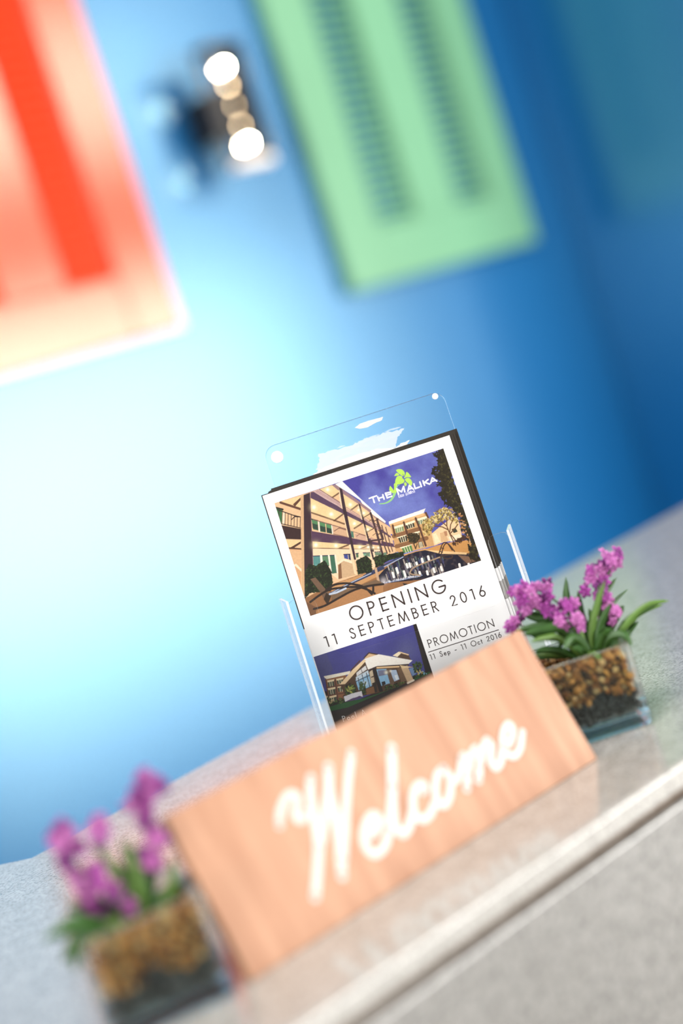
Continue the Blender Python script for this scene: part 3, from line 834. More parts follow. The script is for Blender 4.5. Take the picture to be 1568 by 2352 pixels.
    for p, col in ((((375, 1092), (480, 1060), (490, 1120), (390, 1150)), (126, 150, 104)), (((512, 1052), (615, 1015), (630, 1068), (530, 1102)), (56, 54, 42)), (((665, 992), (782, 958), (784, 1018), (680, 1042)), (120, 140, 110)),
                   (((415, 1212), (525, 1176), (537, 1250), (440, 1276)), (58, 56, 44)), (((670, 1262), (722, 1250), (746, 1322), (684, 1342)), (56, 58, 42)), (((460, 1345), (582, 1302), (606, 1378), (490, 1408)), (86, 130, 70)),
                   (((600, 1160), (690, 1140), (700, 1200), (620, 1230)), (110, 90, 60))):
        c.poly(B(*p), col)
        (x0, y0_), (x1, y1_), (x2, y2_), (x3, y3_) = p
        for t in (0.25, 0.5, 0.75): c.line(B((x0 + (x1 - x0) * t, y0_ + (y1_ - y0_) * t), (x3 + (x2 - x3) * t, y3_ + (y2_ - y3_) * t)), 0.5 * mm, (232, 214, 178))
        c.line(B((x0 - 6, y0_ - 12), (x1 + 4, y1_ - 14)), 1.6 * mm, (255, 236, 196))
    for a, b in (((360, 1190), (690, 1095)), ((395, 1320), (780, 1215))): c.line(B(a, b), 3.0 * mm, (138, 96, 62))
    for q in (((488, 1012), (535, 1170)), ((640, 958), (700, 1110), (770, 1310)), ((345, 1050), (375, 1180)), ((770, 890), (800, 950))): c.line(B(*q), 1.5 * mm, (92, 60, 44))
    # lit garden wall on the right
    c.poly(B((842, 1160), (960, 1060), (1110, 950), (1190, 980), (1245, 1230), (1000, 1265), (880, 1312)), (236, 200, 154))
    c.poly(B((860, 1165), (900, 1150), (960, 1260), (895, 1290)), (248, 222, 178)); c.poly(B((950, 1150), (1020, 1130), (1060, 1250), (970, 1265)), (214, 172, 126))
    c.poly(B((1100, 1100), (1150, 1080), (1180, 1130), (1130, 1150)), (60, 62, 48)); c.poly(B((1000, 1130), (1040, 1120), (1050, 1180), (1020, 1190)), (178, 128, 92))
    c.poly(B((1060, 1200), (1200, 1160), (1250, 1230), (1090, 1260)), (250, 226, 190))
    # orange terrace
    c.poly(B((745, 1362), (1010, 1280), (1330, 1235), (1480, 1290), (1440, 1425), (1000, 1405)), (206, 148, 84)); c.poly(B((760, 1365), (1300, 1400), (1300, 1425), (960, 1415)), (238, 196, 140))
    c.line(B((480, 1440), (760, 1362)), 1.6 * mm, (216, 160, 98))
    # --- pool
    pool = B((150, 1710), (240, 1615), (480, 1445), (640, 1390), (760, 1368), (960, 1415), (1300, 1425), (1490, 1500), (1200, 1600), (860, 1705), (720, 1745), (200, 1800))
    w, ins = c.poly(pool, (30, 28, 44))
    st = c.noise(0.0022, 2)[w]
    c.put(w, ins * np.clip((st - 0.5) * 3, 0, 1), (86, 72, 72), 0.6)
    c.poly(B((1180, 1430), (1420, 1460), (1470, 1500), (1300, 1540)), (150, 112, 84), 0.7)
    for i in range(120):
        x = rng.uniform(250, 1000); y = rng.uniform(1400, 1620) + (1000 - x) * 0.12
        if y > 1780 or y < 1385 + abs(x - 750) * 0.28: continue
        L_ = rng.uniform(25, 90)
        c.line(B((x, y), (x + L_ * 0.32, y + L_)), rng.uniform(0.4, 1.2) * mm, ((206, 190, 176), (120, 110, 120), (96, 116, 108), (60, 62, 110))[rng.integers(4)], 0.6)
    for x, y, L_ in ((345, 1660, 55), (395, 1600, 60), (490, 1640, 70), (560, 1540, 40), (525, 1550, 40), (650, 1530, 35), (690, 1650, 40), (785, 1640, 38), (870, 1605, 44), (965, 1585, 40), (1200, 1550, 30), (1320, 1545, 18), (800, 1450, 40), (720, 1480, 40)):
        c.line(B((x, y), (x + L_ * 0.3, y + L_)), 1.7 * mm, (248, 240, 232), 0.95)
    c.line(B((-20, 1700), (180, 1590), (480, 1445)), 1.5 * mm, (60, 66, 96)); c.line(B((0, 1722), (190, 1606), (480, 1456)), 0.6 * mm, (170, 180, 205)); c.line(A((830, 1720), (1100, 1580), (1400, 1440), (1568, 1360)), 2.0 * mm, (52, 58, 86)); c.line(A((840, 1712), (1100, 1572), (1400, 1430)), 0.7 * mm, (170, 180, 200))
    c.line(B((180, 1800), (450, 1750), (720, 1690)), 1.0 * mm, (120, 130, 160)); c.line(B((0, 1840), (220, 1800)), 1.2 * mm, (110, 125, 150))
    for i in range(40):
        x = rng.uniform(200, 700); c.spot(cB(x, 1792 - (x - 200) * 0.19 + rng.uniform(-16, 4)), 0.6 * mm, (225, 222, 225), 0.8)
    c.spot(cB(230, 1760), 3 * mm, (200, 190, 190), 0.7)
    c.line(catmull(B((700, 1690), (600, 1680), (570, 1650), (620, 1590), (760, 1530), (960, 1455)), 6), 1.0 * mm, (168, 140, 112)); c.line(catmull(B((960, 1455), (1060, 1430), (1110, 1440), (1090, 1475), (1000, 1470)), 6), 0.9 * mm, (70, 52, 44))
    for pts in (((940, 1410), (985, 1290), (1040, 1275), (1110, 1370)), ((970, 1415), (1010, 1300), (1060, 1290), (1140, 1385))): c.line(catmull(B(*pts), 6), 0.8 * mm, (72, 48, 36))
    c.line(B((955, 1385), (985, 1395)), 0.7 * mm, (72, 48, 36)); c.line(B((970, 1340), (1000, 1350)), 0.7 * mm, (72, 48, 36))
    c.poly(B((110, 1600), (140, 1590), (185, 1790), (150, 1780)), (196, 160, 126)); c.poly(B((470, 1790), (540, 1800), (500, 1830)), (50, 44, 40))
    # --- bushes and trees
    D = [(28, 34, 18), (42, 54, 26), (24, 26, 14), (60, 76, 38), (36, 40, 22)]
    for p, n in (((((490, 1420), (540, 1300), (640, 1330), (760, 1250), (850, 1400), (870, 1560), (840, 1680), (560, 1700), (490, 1780)), A), 520), ((((1190, 1260), (1330, 1185), (1400, 1250), (1415, 1400), (1220, 1450)), A), 260), ((((1440, 1210), (1568, 1160), (1568, 1320), (1465, 1340)), A), 130),
                 ((((105, 1470), (300, 1420), (480, 1385), (492, 1440), (300, 1500), (130, 1590)), B), 220), ((((0, 1450), (70, 1500), (75, 1650), (0, 1670)), B), 90)):
        pts = p[1](*p[0]); c.poly(pts, (30, 34, 18)); c.leaves(pts, n, 0.9 * mm, D)
    pts = B((530, 1180), (560, 1150), (660, 1150), (700, 1210), (640, 1280), (560, 1270)); c.poly(pts, (62, 48, 28)); c.leaves(pts, 120, 0.9 * mm, [(48, 42, 22), (84, 70, 38), (36, 30, 18)])
    c.line(B((610, 1270), (640, 1350)), 0.9 * mm, (84, 60, 40)); c.line(B((640, 1350), (660, 1290)), 0.7 * mm, (84, 60, 40))
    Yl = [(206, 178, 100), (170, 140, 72), (120, 98, 48), (226, 204, 140), (96, 76, 38)]
    for p, n in ((((850, 960), (880, 880), (1000, 820), (1120, 850), (1190, 960), (1180, 1040), (1060, 980), (930, 1000)), 380), (((730, 1000), (860, 930), (960, 1000), (850, 1090), (820, 1180), (740, 1180)), 300)):
        c.leaves(B(*p), n, 1.1 * mm, Yl)
    for pts in (((1125, 1260), (1075, 1150), (1040, 1060), (960, 990)), ((1075, 1150), (1090, 1040), (1130, 960)), ((1060, 1110), (980, 1070), (880, 1060)), ((1080, 1160), (1150, 1080), (1180, 1040)), ((1165, 1260), (1120, 1200), (1080, 1160)), ((1040, 1060), (1040, 960))):
        c.line(B(*pts), 0.8 * mm, (104, 68, 44))
    tree = B((905, 95), (1010, 40), (1500, 1520), (1390, 1510), (1320, 1450), (1330, 1260), (1230, 1130), (1190, 960), (1080, 800), (1030, 720), (970, 640), (960, 500), (900, 430), (930, 300), (900, 160))
    jx = (c.noise(0.0016, 2) - 0.5) * 0.006; jy = (c.noise(0.0016, 2) - 0.5) * 0.006
    c.poly(tree, (44, 37, 22), 1.0, (jx, jy))
    c.leaves(tree, 420, 1.3 * mm, [(36, 30, 18), (58, 50, 28), (80, 74, 38), (30, 25, 15)], 0.8)
    for x, y in ((900, 130), (890, 320), (880, 370), (910, 420), (940, 520), (960, 640), (1000, 690), (1030, 740), (1070, 780)):
        c.leaves(B((x - 25, y - 25), (x + 45, y - 25), (x + 45, y + 30), (x - 25, y + 30)), 12, 1.6 * mm, [(40, 34, 20)], 1.0)
    c.leaves(B((1180, 870), (1230, 880), (1350, 1280), (1250, 1200)), 46, 1.2 * mm, [(190, 130, 80), (222, 170, 118), (70, 74, 90)], 0.8)
    c.leaves(B((1110, 1290), (1270, 1180), (1290, 1220), (1200, 1290)), 30, 2.0 * mm, [(70, 44, 28)], 0.9)
    # --- sun lounger in the foreground
    c.poly(A((560, 1512), (632, 1490), (850, 1740), (800, 1870), (740, 1770), (690, 1680)), (112, 86, 66)); c.poly(A((780, 1700), (850, 1745), (800, 1875), (745, 1790)), (60, 46, 34))
    c.poly(A((850, 1700), (1150, 1630), (1350, 1560), (1460, 1520), (1568, 1560), (1200, 1650), (860, 1830)), (120, 94, 70))
    for pts in (((560, 1830), (680, 1740), (820, 1660), (1000, 1630), (1200, 1620), (1330, 1650), (1450, 1710)), ((610, 1925), (760, 1880), (960, 1770), (1150, 1670), (1350, 1610), (1568, 1580)), ((780, 1660), (900, 1590), (1060, 1570), (1250, 1600)), ((1250, 1600), (1330, 1640), (1410, 1720)), ((1430, 1620), (1430, 1700))):
        c.line(catmull(A(*pts), 5), 1.6 * mm, (48, 36, 30))
    c.line(A((830, 1720), (920, 1700), (1050, 1640)), 1.4 * mm, (190, 200, 215))
    # --- hotel name and flower
    D_ = lambda *p: [cD(*q) for q in p]
    LG = (186, 226, 92)
    def petal(pts): c.poly(catmull(D_(*(pts + [pts[0]])), 6), LG)
    petal([(652, 176), (700, 155), (770, 165), (815, 215), (818, 265), (795, 290), (740, 265), (690, 220)])
    petal([(620, 285), (650, 240), (680, 228), (715, 265), (670, 280)])
    petal([(640, 445), (640, 380), (670, 300), (715, 280), (765, 290), (780, 330), (815, 365), (800, 410), (730, 440)])
    petal([(835, 260), (850, 210), (885, 225), (935, 290), (930, 308), (860, 310), (805, 325)])
    petal([(820, 345), (870, 320), (930, 345), (962, 410), (940, 470), (880, 420), (840, 385)])
    petal([(805, 430), (828, 400), (858, 430), (850, 465), (825, 478)])
    petal([(545, 470), (575, 505), (612, 560), (605, 605), (565, 600), (532, 560), (530, 510)])
    stem = catmull(D_((648, 450), (648, 520), (630, 610), (595, 690), (540, 755), (450, 800), (345, 812)), 8)
    for k in range(len(stem) - 1): c.line(stem[k:k + 2], (2.6 - 2.0 * k / len(stem)) * mm, (150, 205, 130) if k > 16 else LG)
    c.line(catmull(D_((655, 520), (680, 480), (715, 455)), 5), 0.5 * mm, (140, 190, 190)); c.line(D_((785, 250), (798, 285)), 0.4 * mm, (90, 120, 90))
    W_ = (252, 250, 252)
    bold = [((150, 708), (285, 660)), ((215, 690), (245, 785)), ((308, 680), (338, 752)), ((405, 640), (430, 722)), ((330, 708), (415, 680)), ((455, 610), (490, 700)), ((455, 612), (550, 590)), ((472, 650), (555, 625)), ((488, 698), (575, 668)),
            ((668, 528), (702, 630)), ((668, 528), (760, 585)), ((760, 585), (798, 482)), ((798, 482), (822, 585)), ((880, 572), (905, 465)), ((905, 465), (985, 535)), ((895, 535), (950, 520)), ((992, 435), (1020, 522)), ((1020, 522), (1100, 492)),
            ((1105, 398), (1135, 485)), ((1165, 375), (1195, 462)), ((1175, 425), (1262, 350)), ((1200, 405), (1290, 438)), ((1312, 420), (1340, 320)), ((1340, 320), (1425, 382)), ((1335, 388), (1385, 372))]
    for a, b in bold: c.line(D_(a, b), 1.12 * mm, W_)
    thai = [((700, 650), (712, 690), (722, 686)), ((728, 650), (752, 640), (756, 676), (740, 680), (732, 660)), ((768, 640), (786, 640), (788, 668), (768, 670)), ((798, 630), (803, 634)), ((800, 655), (806, 658)),
            ((835, 612), (846, 648), (868, 640)), ((866, 640), (858, 600)), ((884, 600), (890, 632)), ((884, 600), (905, 596), (912, 622)), ((918, 596), (922, 620), (940, 612), (935, 586), (918, 592)), ((915, 578), (940, 566)), ((950, 582), (958, 610)), ((950, 580), (975, 572), (984, 600)), ((990, 562), (1002, 560), (1008, 594))]
    for s in thai: c.line(D_(*s), 0.5 * mm, (226, 224, 244))
    c.im *= (0.94 + 0.12 * c.noise(0.0008, 1))[..., None]
    return c

def paint_lobby():
    c = Canvas(-0.0640, 0.0160, TOFF - 0.1100, TOFF - 0.0404, 0.00028)
    Q = lambda *p: [cC(*q) for q in p]
    n1 = c.noise(0.02, 3)[..., None]
    c.im[:] = np.array([lin(v) for v in (58, 56, 128)]) * (1 - n1) + np.array([lin(v) for v in (84, 84, 152)]) * n1
    c.poly(Q((60, 470), (250, 400), (330, 600), (200, 800), (150, 700)), (84, 84, 120), 0.5)
    c.spot(cC(1180, 380), 0.010, (104, 108, 140), 0.4)
    # ground
    c.poly(Q((170, 830), (600, 960), (1450, 600), (1600, 700), (300, 1400), (200, 1200)), (44, 34, 34)); c.poly(Q((250, 1040), (480, 980), (700, 930), (1000, 830), (1450, 620), (1460, 650), (900, 870), (500, 1040), (270, 1090)), (42, 92, 46)); c.poly(Q((280, 1110), (700, 980), (1000, 850), (1460, 640), (1500, 900), (600, 1300), (310, 1200)), (50, 40, 40))
    # rear block
    c.poly(Q((240, 705), (470, 640), (520, 820), (480, 940), (280, 990)), (150, 98, 62)); c.poly(Q((222, 680), (530, 618), (520, 655), (245, 715)), (255, 244, 222))
    for p in (((268, 750), (340, 735), (348, 790), (275, 800)), ((372, 730), (445, 715), (450, 760), (380, 770)), ((275, 840), (355, 825), (360, 885), (285, 895)), ((385, 815), (450, 800), (455, 850), (392, 860)), ((285, 935), (370, 915), (375, 970), (295, 980))):
        c.poly(Q((p[0][0] - 8, p[0][1] - 20), (p[1][0] + 6, p[1][1] - 22), p[1], p[0]), (255, 228, 182)); c.poly(Q(*p), (70, 78, 62))
        for t in (0.33, 0.66): c.line(Q((p[0][0] + 72 * t, p[0][1] - 14 * t), (p[3][0] + 72 * t, p[3][1] - 10 * t)), 0.5 * mm, (220, 205, 170))
    c.line(Q((352, 720), (385, 950)), 1.0 * mm, (92, 52, 42)); c.line(Q((255, 810), (480, 780)), 0.9 * mm, (108, 66, 48)); c.line(Q((262, 905), (480, 870)), 0.9 * mm, (108, 66, 48)); c.line(Q((245, 710), (285, 990)), 0.8 * mm, (104, 62, 48))
    # lobby body
    c.poly(Q((410, 775), (640, 520), (740, 480), (770, 610), (840, 570), (1110, 550), (1195, 755), (900, 862), (700, 900), (480, 930)), (86, 60, 40))
    c.poly(Q((690, 465), (745, 410), (870, 430), (720, 490)), (226, 186, 140)); c.line(Q((690, 465), (745, 408), (870, 432)), 0.9 * mm, (70, 46, 40))
    c.poly(Q((1020, 440), (1090, 395), (1205, 430), (1230, 490), (1100, 470)), (88, 62, 50)); c.poly(Q((1020, 440), (1090, 395), (1120, 410), (1075, 455)), (255, 234, 198)); c.line(Q((1100, 400), (1200, 430)), 0.8 * mm, (240, 206, 160))
    c.poly(Q((690, 480), (860, 425), (1250, 495), (1195, 545), (840, 568), (738, 612)), (255, 246, 234)); c.line(Q((738, 612), (840, 570), (1110, 552), (1200, 545)), 1.2 * mm, (60, 40, 36)); c.line(Q((840, 580), (1090, 568)), 1.2 * mm, (236, 196, 146))
    c.poly(Q((405, 775), (560, 600), (690, 480), (712, 500), (470, 770)), (246, 214, 168)); c.line(Q((540, 610), (640, 500)), 0.9 * mm, (84, 54, 42))
    c.poly(Q((600, 640), (705, 555), (722, 600), (605, 680)), (228, 224, 220)); c.line(Q((655, 595), (670, 640)), 0.5 * mm, (90, 80, 76))
    c.poly(Q((590, 720), (740, 630), (780, 790), (700, 825), (625, 840)), (150, 196, 226)); c.poly(Q((592, 690), (735, 610), (745, 650), (600, 735)), (206, 220, 230))
    for a, b in (((665, 660), (705, 820)), ((620, 700), (650, 840)), ((595, 740), (750, 670)), ((715, 640), (755, 800))): c.line(Q(a, b), 0.6 * mm, (70, 74, 84))
    c.spot(cC(705, 760), 2.0 * mm, (235, 240, 245), 0.9)
    c.poly(Q((750, 630), (785, 605), (815, 760), (775, 780)), (210, 190, 160)); c.line(Q((775, 690), (815, 675)), 0.8 * mm, (70, 50, 40)); c.poly(Q((780, 760), (830, 740), (840, 860), (815, 870)), (50, 40, 32))
    c.poly(Q((830, 600), (950, 595), (990, 760), (890, 790)), (148, 194, 226)); c.poly(Q((845, 610), (945, 605), (960, 660), (858, 680)), (120, 122, 146)); c.poly(Q((980, 610), (1060, 605), (1100, 715), (1040, 740)), (186, 204, 226))
    c.poly(Q((1070, 590), (1120, 575), (1195, 745), (1120, 755)), (120, 92, 68)); c.poly(Q((945, 600), (985, 595), (1050, 790), (1000, 800)), (112, 86, 66)); c.poly(Q((1040, 670), (1075, 660), (1090, 710), (1060, 725)), (238, 246, 250)); c.spot(cC(945, 635), 1.6 * mm, (255, 248, 220), 0.9); c.spot(cC(995, 620), 1.1 * mm, (255, 246, 220), 0.8)
    c.poly(Q((785, 600), (825, 590), (912, 855), (866, 862)), (34, 26, 26)); c.poly(Q((890, 745), (930, 735), (940, 770), (900, 790)), (40, 34, 36))
    c.poly(Q((1115, 575), (1190, 555), (1258, 715), (1195, 755)), (216, 182, 142)); c.line(Q((1195, 757), (1262, 725)), 1.4 * mm, (250, 230, 206)); c.poly(Q((1100, 550), (1260, 575), (1190, 580), (1130, 590)), (244, 212, 162)); c.poly(Q((1210, 590), (1260, 580), (1290, 650), (1250, 680)), (120, 150, 190))
    c.poly(Q((700, 830), (800, 800), (815, 870), (720, 895)), (134, 92, 58))
    # planting and the low white wall
    D = [(30, 44, 20), (52, 80, 30), (84, 110, 44), (24, 28, 16)]
    for p, n in ((((470, 800), (520, 750), (590, 800), (600, 880), (480, 900)), 90), (((640, 780), (690, 760), (720, 900), (650, 860)), 60), (((200, 880), (260, 900), (330, 980), (460, 900), (470, 980), (260, 1020)), 120), (((1250, 540), (1300, 500), (1360, 540), (1350, 620), (1270, 640)), 110), (((930, 800), (1050, 760), (1170, 740), (1180, 765), (940, 840)), 60), (((1260, 680), (1400, 620), (1410, 650), (1270, 710)), 60)):
        c.leaves(Q(*p), n, 1.1 * mm, D)
    c.leaves(Q((480, 790), (560, 780), (580, 860), (500, 870)), 14, 1.5 * mm, [(190, 190, 90), (140, 160, 70)]); c.leaves(Q((1300, 620), (1420, 600), (1420, 650), (1310, 670)), 18, 0.9 * mm, [(150, 200, 225), (220, 190, 110)])
    c.leaves(Q((230, 900), (330, 940), (380, 980), (250, 1000)), 20, 0.9 * mm, [(220, 190, 140)])
    for p in ((640, 830), (660, 830), (680, 830), (655, 850)): c.line(Q(p, (p[0] + rng.uniform(-40, 30), p[1] - 85)), 0.9 * mm, (70, 90, 44))
    c.poly(Q((455, 915), (545, 880), (660, 850), (675, 915), (560, 930), (470, 975)), (236, 232, 236)); c.poly(Q((470, 975), (560, 935), (640, 905), (675, 918), (560, 960)), (92, 70, 110))
    # dark foot and the dark strip at the right
    c.poly(Q((270, 1130), (700, 1010), (1100, 860), (1500, 700), (1500, 1500), (300, 1500)), (48, 38, 36))
    c.poly(Q((1250, 60), (1300, 40), (1470, 620), (1400, 640)), (40, 32, 28)); c.poly(Q((1380, 430), (1420, 440), (1470, 600), (1400, 610)), (36, 30, 26))
    c.im *= (0.94 + 0.12 * c.noise(0.0008, 1))[..., None]
    return c

# ------------------------------------------------------------------ thin geometric lettering
def arc(cx, cy, rx, ry, a0, a1, n=14):
    return [(cx + rx * math.cos(math.radians(a0 + (a1 - a0) * k / n)), cy + ry * math.sin(math.radians(a0 + (a1 - a0) * k / n))) for k in range(n + 1)]
GLYPH = {
    'O': (1.06, [arc(0.53, 0.5, 0.49, 0.5, 0, 360, 32)]),
    'P': (0.56, [[(0.06, 0), (0.06, 1)], [(0.06, 0.97)] + arc(0.27, 0.735, 0.23, 0.235, 90, -90) + [(0.06, 0.5)]]),
    'E': (0.56, [[(0.06, 0), (0.06, 1)], [(0.06, 0.97), (0.5, 0.97)], [(0.06, 0.52), (0.48, 0.52)], [(0.06, 0.03), (0.5, 0.03)]]),
    'N': (0.86, [[(0.06, 0), (0.06, 0.97), (0.80, 0.03), (0.80, 1)]]),
    'I': (0.16, [[(0.08, 0), (0.08, 1)]]),
    'G': (1.06, [arc(0.53, 0.5, 0.49, 0.5, 42, 358, 30) + [(1.0, 0.47), (0.55, 0.47)]]),
    'S': (0.54, [catmull([(0.47, 0.83), (0.37, 0.96), (0.23, 0.97), (0.11, 0.86), (0.12, 0.70), (0.26, 0.56), (0.42, 0.43), (0.48, 0.26), (0.41, 0.08), (0.24, 0.02), (0.10, 0.09), (0.04, 0.22)], 4)]),
    'T': (0.54, [[(0.27, 0), (0.27, 0.97)], [(0.02, 0.97), (0.52, 0.97)]]),
    'M': (1.02, [[(0.04, 0), (0.21, 0.96), (0.51, 0.08), (0.81, 0.96), (0.98, 0)]]),
    'B': (0.58, [[(0.06, 0), (0.06, 1)], [(0.06, 0.97)] + arc(0.26, 0.755, 0.20, 0.215, 90, -90) + [(0.06, 0.54)], [(0.06, 0.54)] + arc(0.28, 0.285, 0.24, 0.255, 90, -90) + [(0.06, 0.03)]]),
    'R': (0.58, [[(0.06, 0), (0.06, 1)], [(0.06, 0.97)] + arc(0.26, 0.735, 0.22, 0.235, 90, -90) + [(0.06, 0.5)], [(0.24, 0.5), (0.54, 0)]]),
    '1': (0.40, [[(0.06, 0.94), (0.27, 0.97), (0.27, 0)]]),
    '2': (0.58, [arc(0.29, 0.70, 0.22, 0.27, 170, 0, 12) + [(0.48, 0.58), (0.04, 0.03), (0.54, 0.03)]]),
    '0': (0.62, [arc(0.31, 0.5, 0.26, 0.48, 0, 360, 28)]),
    '6': (0.62, [[(0.44, 1.0), (0.12, 0.48)], arc(0.31, 0.29, 0.25, 0.27, 0, 360, 24)]),
    'e': (0.50, [[(0.05, 0.30), (0.45, 0.30)] + arc(0.25, 0.27, 0.20, 0.25, 8, 320, 18)]),
    'p': (0.52, [[(0.06, -0.28), (0.06, 0.52)], arc(0.26, 0.26, 0.20, 0.25, 0, 360, 20)]),
    'c': (0.46, [arc(0.26, 0.26, 0.21, 0.25, 45, 315, 16)]),
    't': (0.26, [[(0.13, 0), (0.13, 0.78)], [(0.02, 0.52), (0.25, 0.52)]]),
    'o': (0.56, [arc(0.28, 0.26, 0.22, 0.25, 0, 360, 22)]),
    'l': (0.18, [[(0.09, 0), (0.09, 1.05)]]),
    'A': (0.76, [[(0.03, 0), (0.38, 0.97), (0.73, 0)], [(0.15, 0.32), (0.61, 0.32)]]),
    '-': (0.40, [[(0.05, 0.34), (0.35, 0.34)]]),
    ' ': (0.46, []),
}
def text_line(name, txt, a, b, cap, weight, z, parent, mat, label):
    """lay txt between base-line ends a and b (metres on the sheet)"""
    a, b = np.array(a), np.array(b)
    d = b - a; Lh = np.hypot(*d); d /= Lh; nrm = np.array([-d[1], d[0]])
    tot = sum(GLYPH[ch][0] for ch in txt) * cap
    tr = (Lh - tot) / (len(txt) - 1)
    mb = MB(); x = 0.0
    for ch in txt:
        wd, st = GLYPH[ch]
        for s in st:
            pts = [a + d * (x + px * cap) + nrm * (py * cap) for px, py in s]
            if len(pts) <= 5:
                for p, q in zip(pts[:-1], pts[1:]): ribbon(mb, [p, q], weight / 2, z)
            else:
                ribbon(mb, pts, weight / 2, z)
        x += wd * cap + tr
    o = mb.build(name, mat, parent)
    return tag(o, label)

# ------------------------------------------------------------------ leaflets in the holder
leaf0 = empty('leaflet', HOLD)
tag(leaf0, 'front white leaflet announcing the opening, with two hotel photographs', 'leaflet')
LX0, LX1, LY1 = -0.0640, 0.0840, TOFF + 0.0865
LY0 = LY1 - 0.210
mb = MB(); mb.prism([(LX0, LY0), (LX1, LY0), (LX1, LY1), (LX0, LY1)], -0.0004, 0.0, 0, 1)
mb.build('sheet', None, leaf0, mats=[M['paper'], M['card_edge']])
tag(paint_hotel().mesh('large_photo', leaf0, 0.00006, M['print']), 'printed photo of a lit hotel courtyard with a pool')
tag(paint_lobby().mesh('small_photo', leaf0, 0.00006, M['print']), 'printed photo of a gabled hotel lobby at dusk')
mb = MB(); mb.box(LX0 + 0.0003, 0.016, LY0 + 0.0005, TOFF - 0.1100, 0.00002, 0.00006); mb.build('photo_foot', M['ink'], leaf0)
I = M['ink']
e5 = lambda x, y: cE(x, y)
text_line('headline_text', 'OPENING', e5(452, 345), e5(1048, 158), 0.0099, 0.00115, 0.0001, leaf0, I, 'printed word OPENING')
text_line('date_text', '11 SEPTEMBER 2016', e5(296, 507), e5(1290, 184), 0.0077, 0.00088, 0.0001, leaf0, I, 'printed date 11 SEPTEMBER 2016')
text_line('promotion_text', 'PROMOTION', e5(934, 510), e5(1342, 377), 0.0058, 0.00062, 0.0001, leaf0, I, 'printed word PROMOTION')
text_line('promotion_dates', '11 Sep - 11 Oct 2016', e5(944, 586), e5(1386, 443), 0.0038, 0.00047, 0.0001, leaf0, I, 'printed dates 11 Sep - 11 Oct 2016')
mb = MB(); ribbon(mb, [e5(928, 538), e5(1366, 398)], 0.00026, 0.0001, caps=False); mb.build('rule_line', I, leaf0)
c3 = lambda x, y: cC(x, y)
text_line('caption_text', 'Pool A', c3(448, 1206), c3(712, 1120), 0.0040, 0.00036, 0.00012, leaf0, M['white_ink'], 'small white caption beginning Pool')
# leaflets behind it, slid to the right
back_specs = [(0.0028, 0.0006, -0.0014), (0.0046, 0.0014, -0.0022), (0.0050, 0.0022, -0.0030), (0.0062, 0.0030, -0.0052), (0.0074, 0.0042, -0.0060), (-0.0012, 0.0018, -0.0070)]
sheet_mesh = strip_mesh = None
for i, (dx, dy, dz) in enumerate(back_specs):
    e = empty('leaflet', HOLD)
    tag(e, 'black-edged leaflet, ' + ('second', 'third', 'fourth', 'fifth', 'sixth', 'rearmost')[i] + ' from the front of the holder\'s stack' if i < 5 else 'rearmost black-edged leaflet, against the back plate of the holder', 'leaflet', 'leaflets stacked behind the front one')
    if sheet_mesh is None:
        mb = MB(); mb.prism([(LX0, LY0), (LX1, LY0), (LX1, LY1), (LX0, LY1)], -0.0004, 0.0, 0, 1)
        s = mb.build('sheet', None, e, mats=[M['paper'], M['card_edge']]); sheet_mesh = s.data
        mb = MB()
        y1 = TOFF - 0.020
        mb.box(LX0, LX1, y1, LY1, 0, 0.00008, 0)
        mb.box(0.060, LX1, y1 - 0.010, y1, 0, 0.00008, 2); mb.box(0.060, LX1, y1 - 0.024, y1 - 0.010, 0, 0.00008, 1)
        s2 = mb.build('printed_block', None, e, mats=[M['card_black'], M['card_grey'], M['white_ink']]); strip_mesh = s2.data
    else:
        s = bpy.data.objects.new('sheet', sheet_mesh); s2 = bpy.data.objects.new('printed_block', strip_mesh)
        for o in (s, s2): COL.objects.link(o); o.parent = e
    for o in (s, s2): o.location = (dx, dy - (0.003 if dy > 0.003 else 0) * 0, dz)

# ------------------------------------------------------------------ glass pots with artificial flowers
def pot_mesh(W=0.066, H=0.0585, wall=0.0042, base=0.0095):
    n = 5
    rings = []
    def ring(hw, r, z): return [(x, y, z) for x, y in rrect(-hw, hw, -hw, hw, r, n)]
    h = W / 2
    prof = [(h - 0.004, 0.004, 0.0), (h - 0.001, 0.005, 0.0012), (h, 0.0055, 0.004), (h, 0.0055, H - 0.002), (h - 0.0008, 0.005, H - 0.0004), (h - wall / 2, 0.0045, H), (h - wall + 0.0006, 0.004, H - 0.0006), (h - wall, 0.0035, H - 0.003), (h - wall, 0.0035, base + 0.004), (h - wall - 0.003, 0.003, base)]
    v = []; f = []
    for p in prof: rings.append(ring(*p))
    m = len(rings[0])
    for r in rings: v += r
    for j in range(len(rings) - 1):
        for i in range(m):
            k = (i + 1) % m
            f.append((j * m + i, j * m + k, (j + 1) * m + k, (j + 1) * m + i))
    f.append(tuple(range(m))[::-1]); f.append(tuple(range((len(rings) - 1) * m, len(rings) * m)))
    return v, f

ICO = None
def ico():
    global ICO
    if ICO is None:
        bm = bmesh.new(); bmesh.ops.create_icosphere(bm, subdivisions=1, radius=1.0)
        ICO = (np.array([v.co[:] for v in bm.verts]), [tuple(v.index for v in fc.verts) for fc in bm.faces]); bm.free()
    return ICO

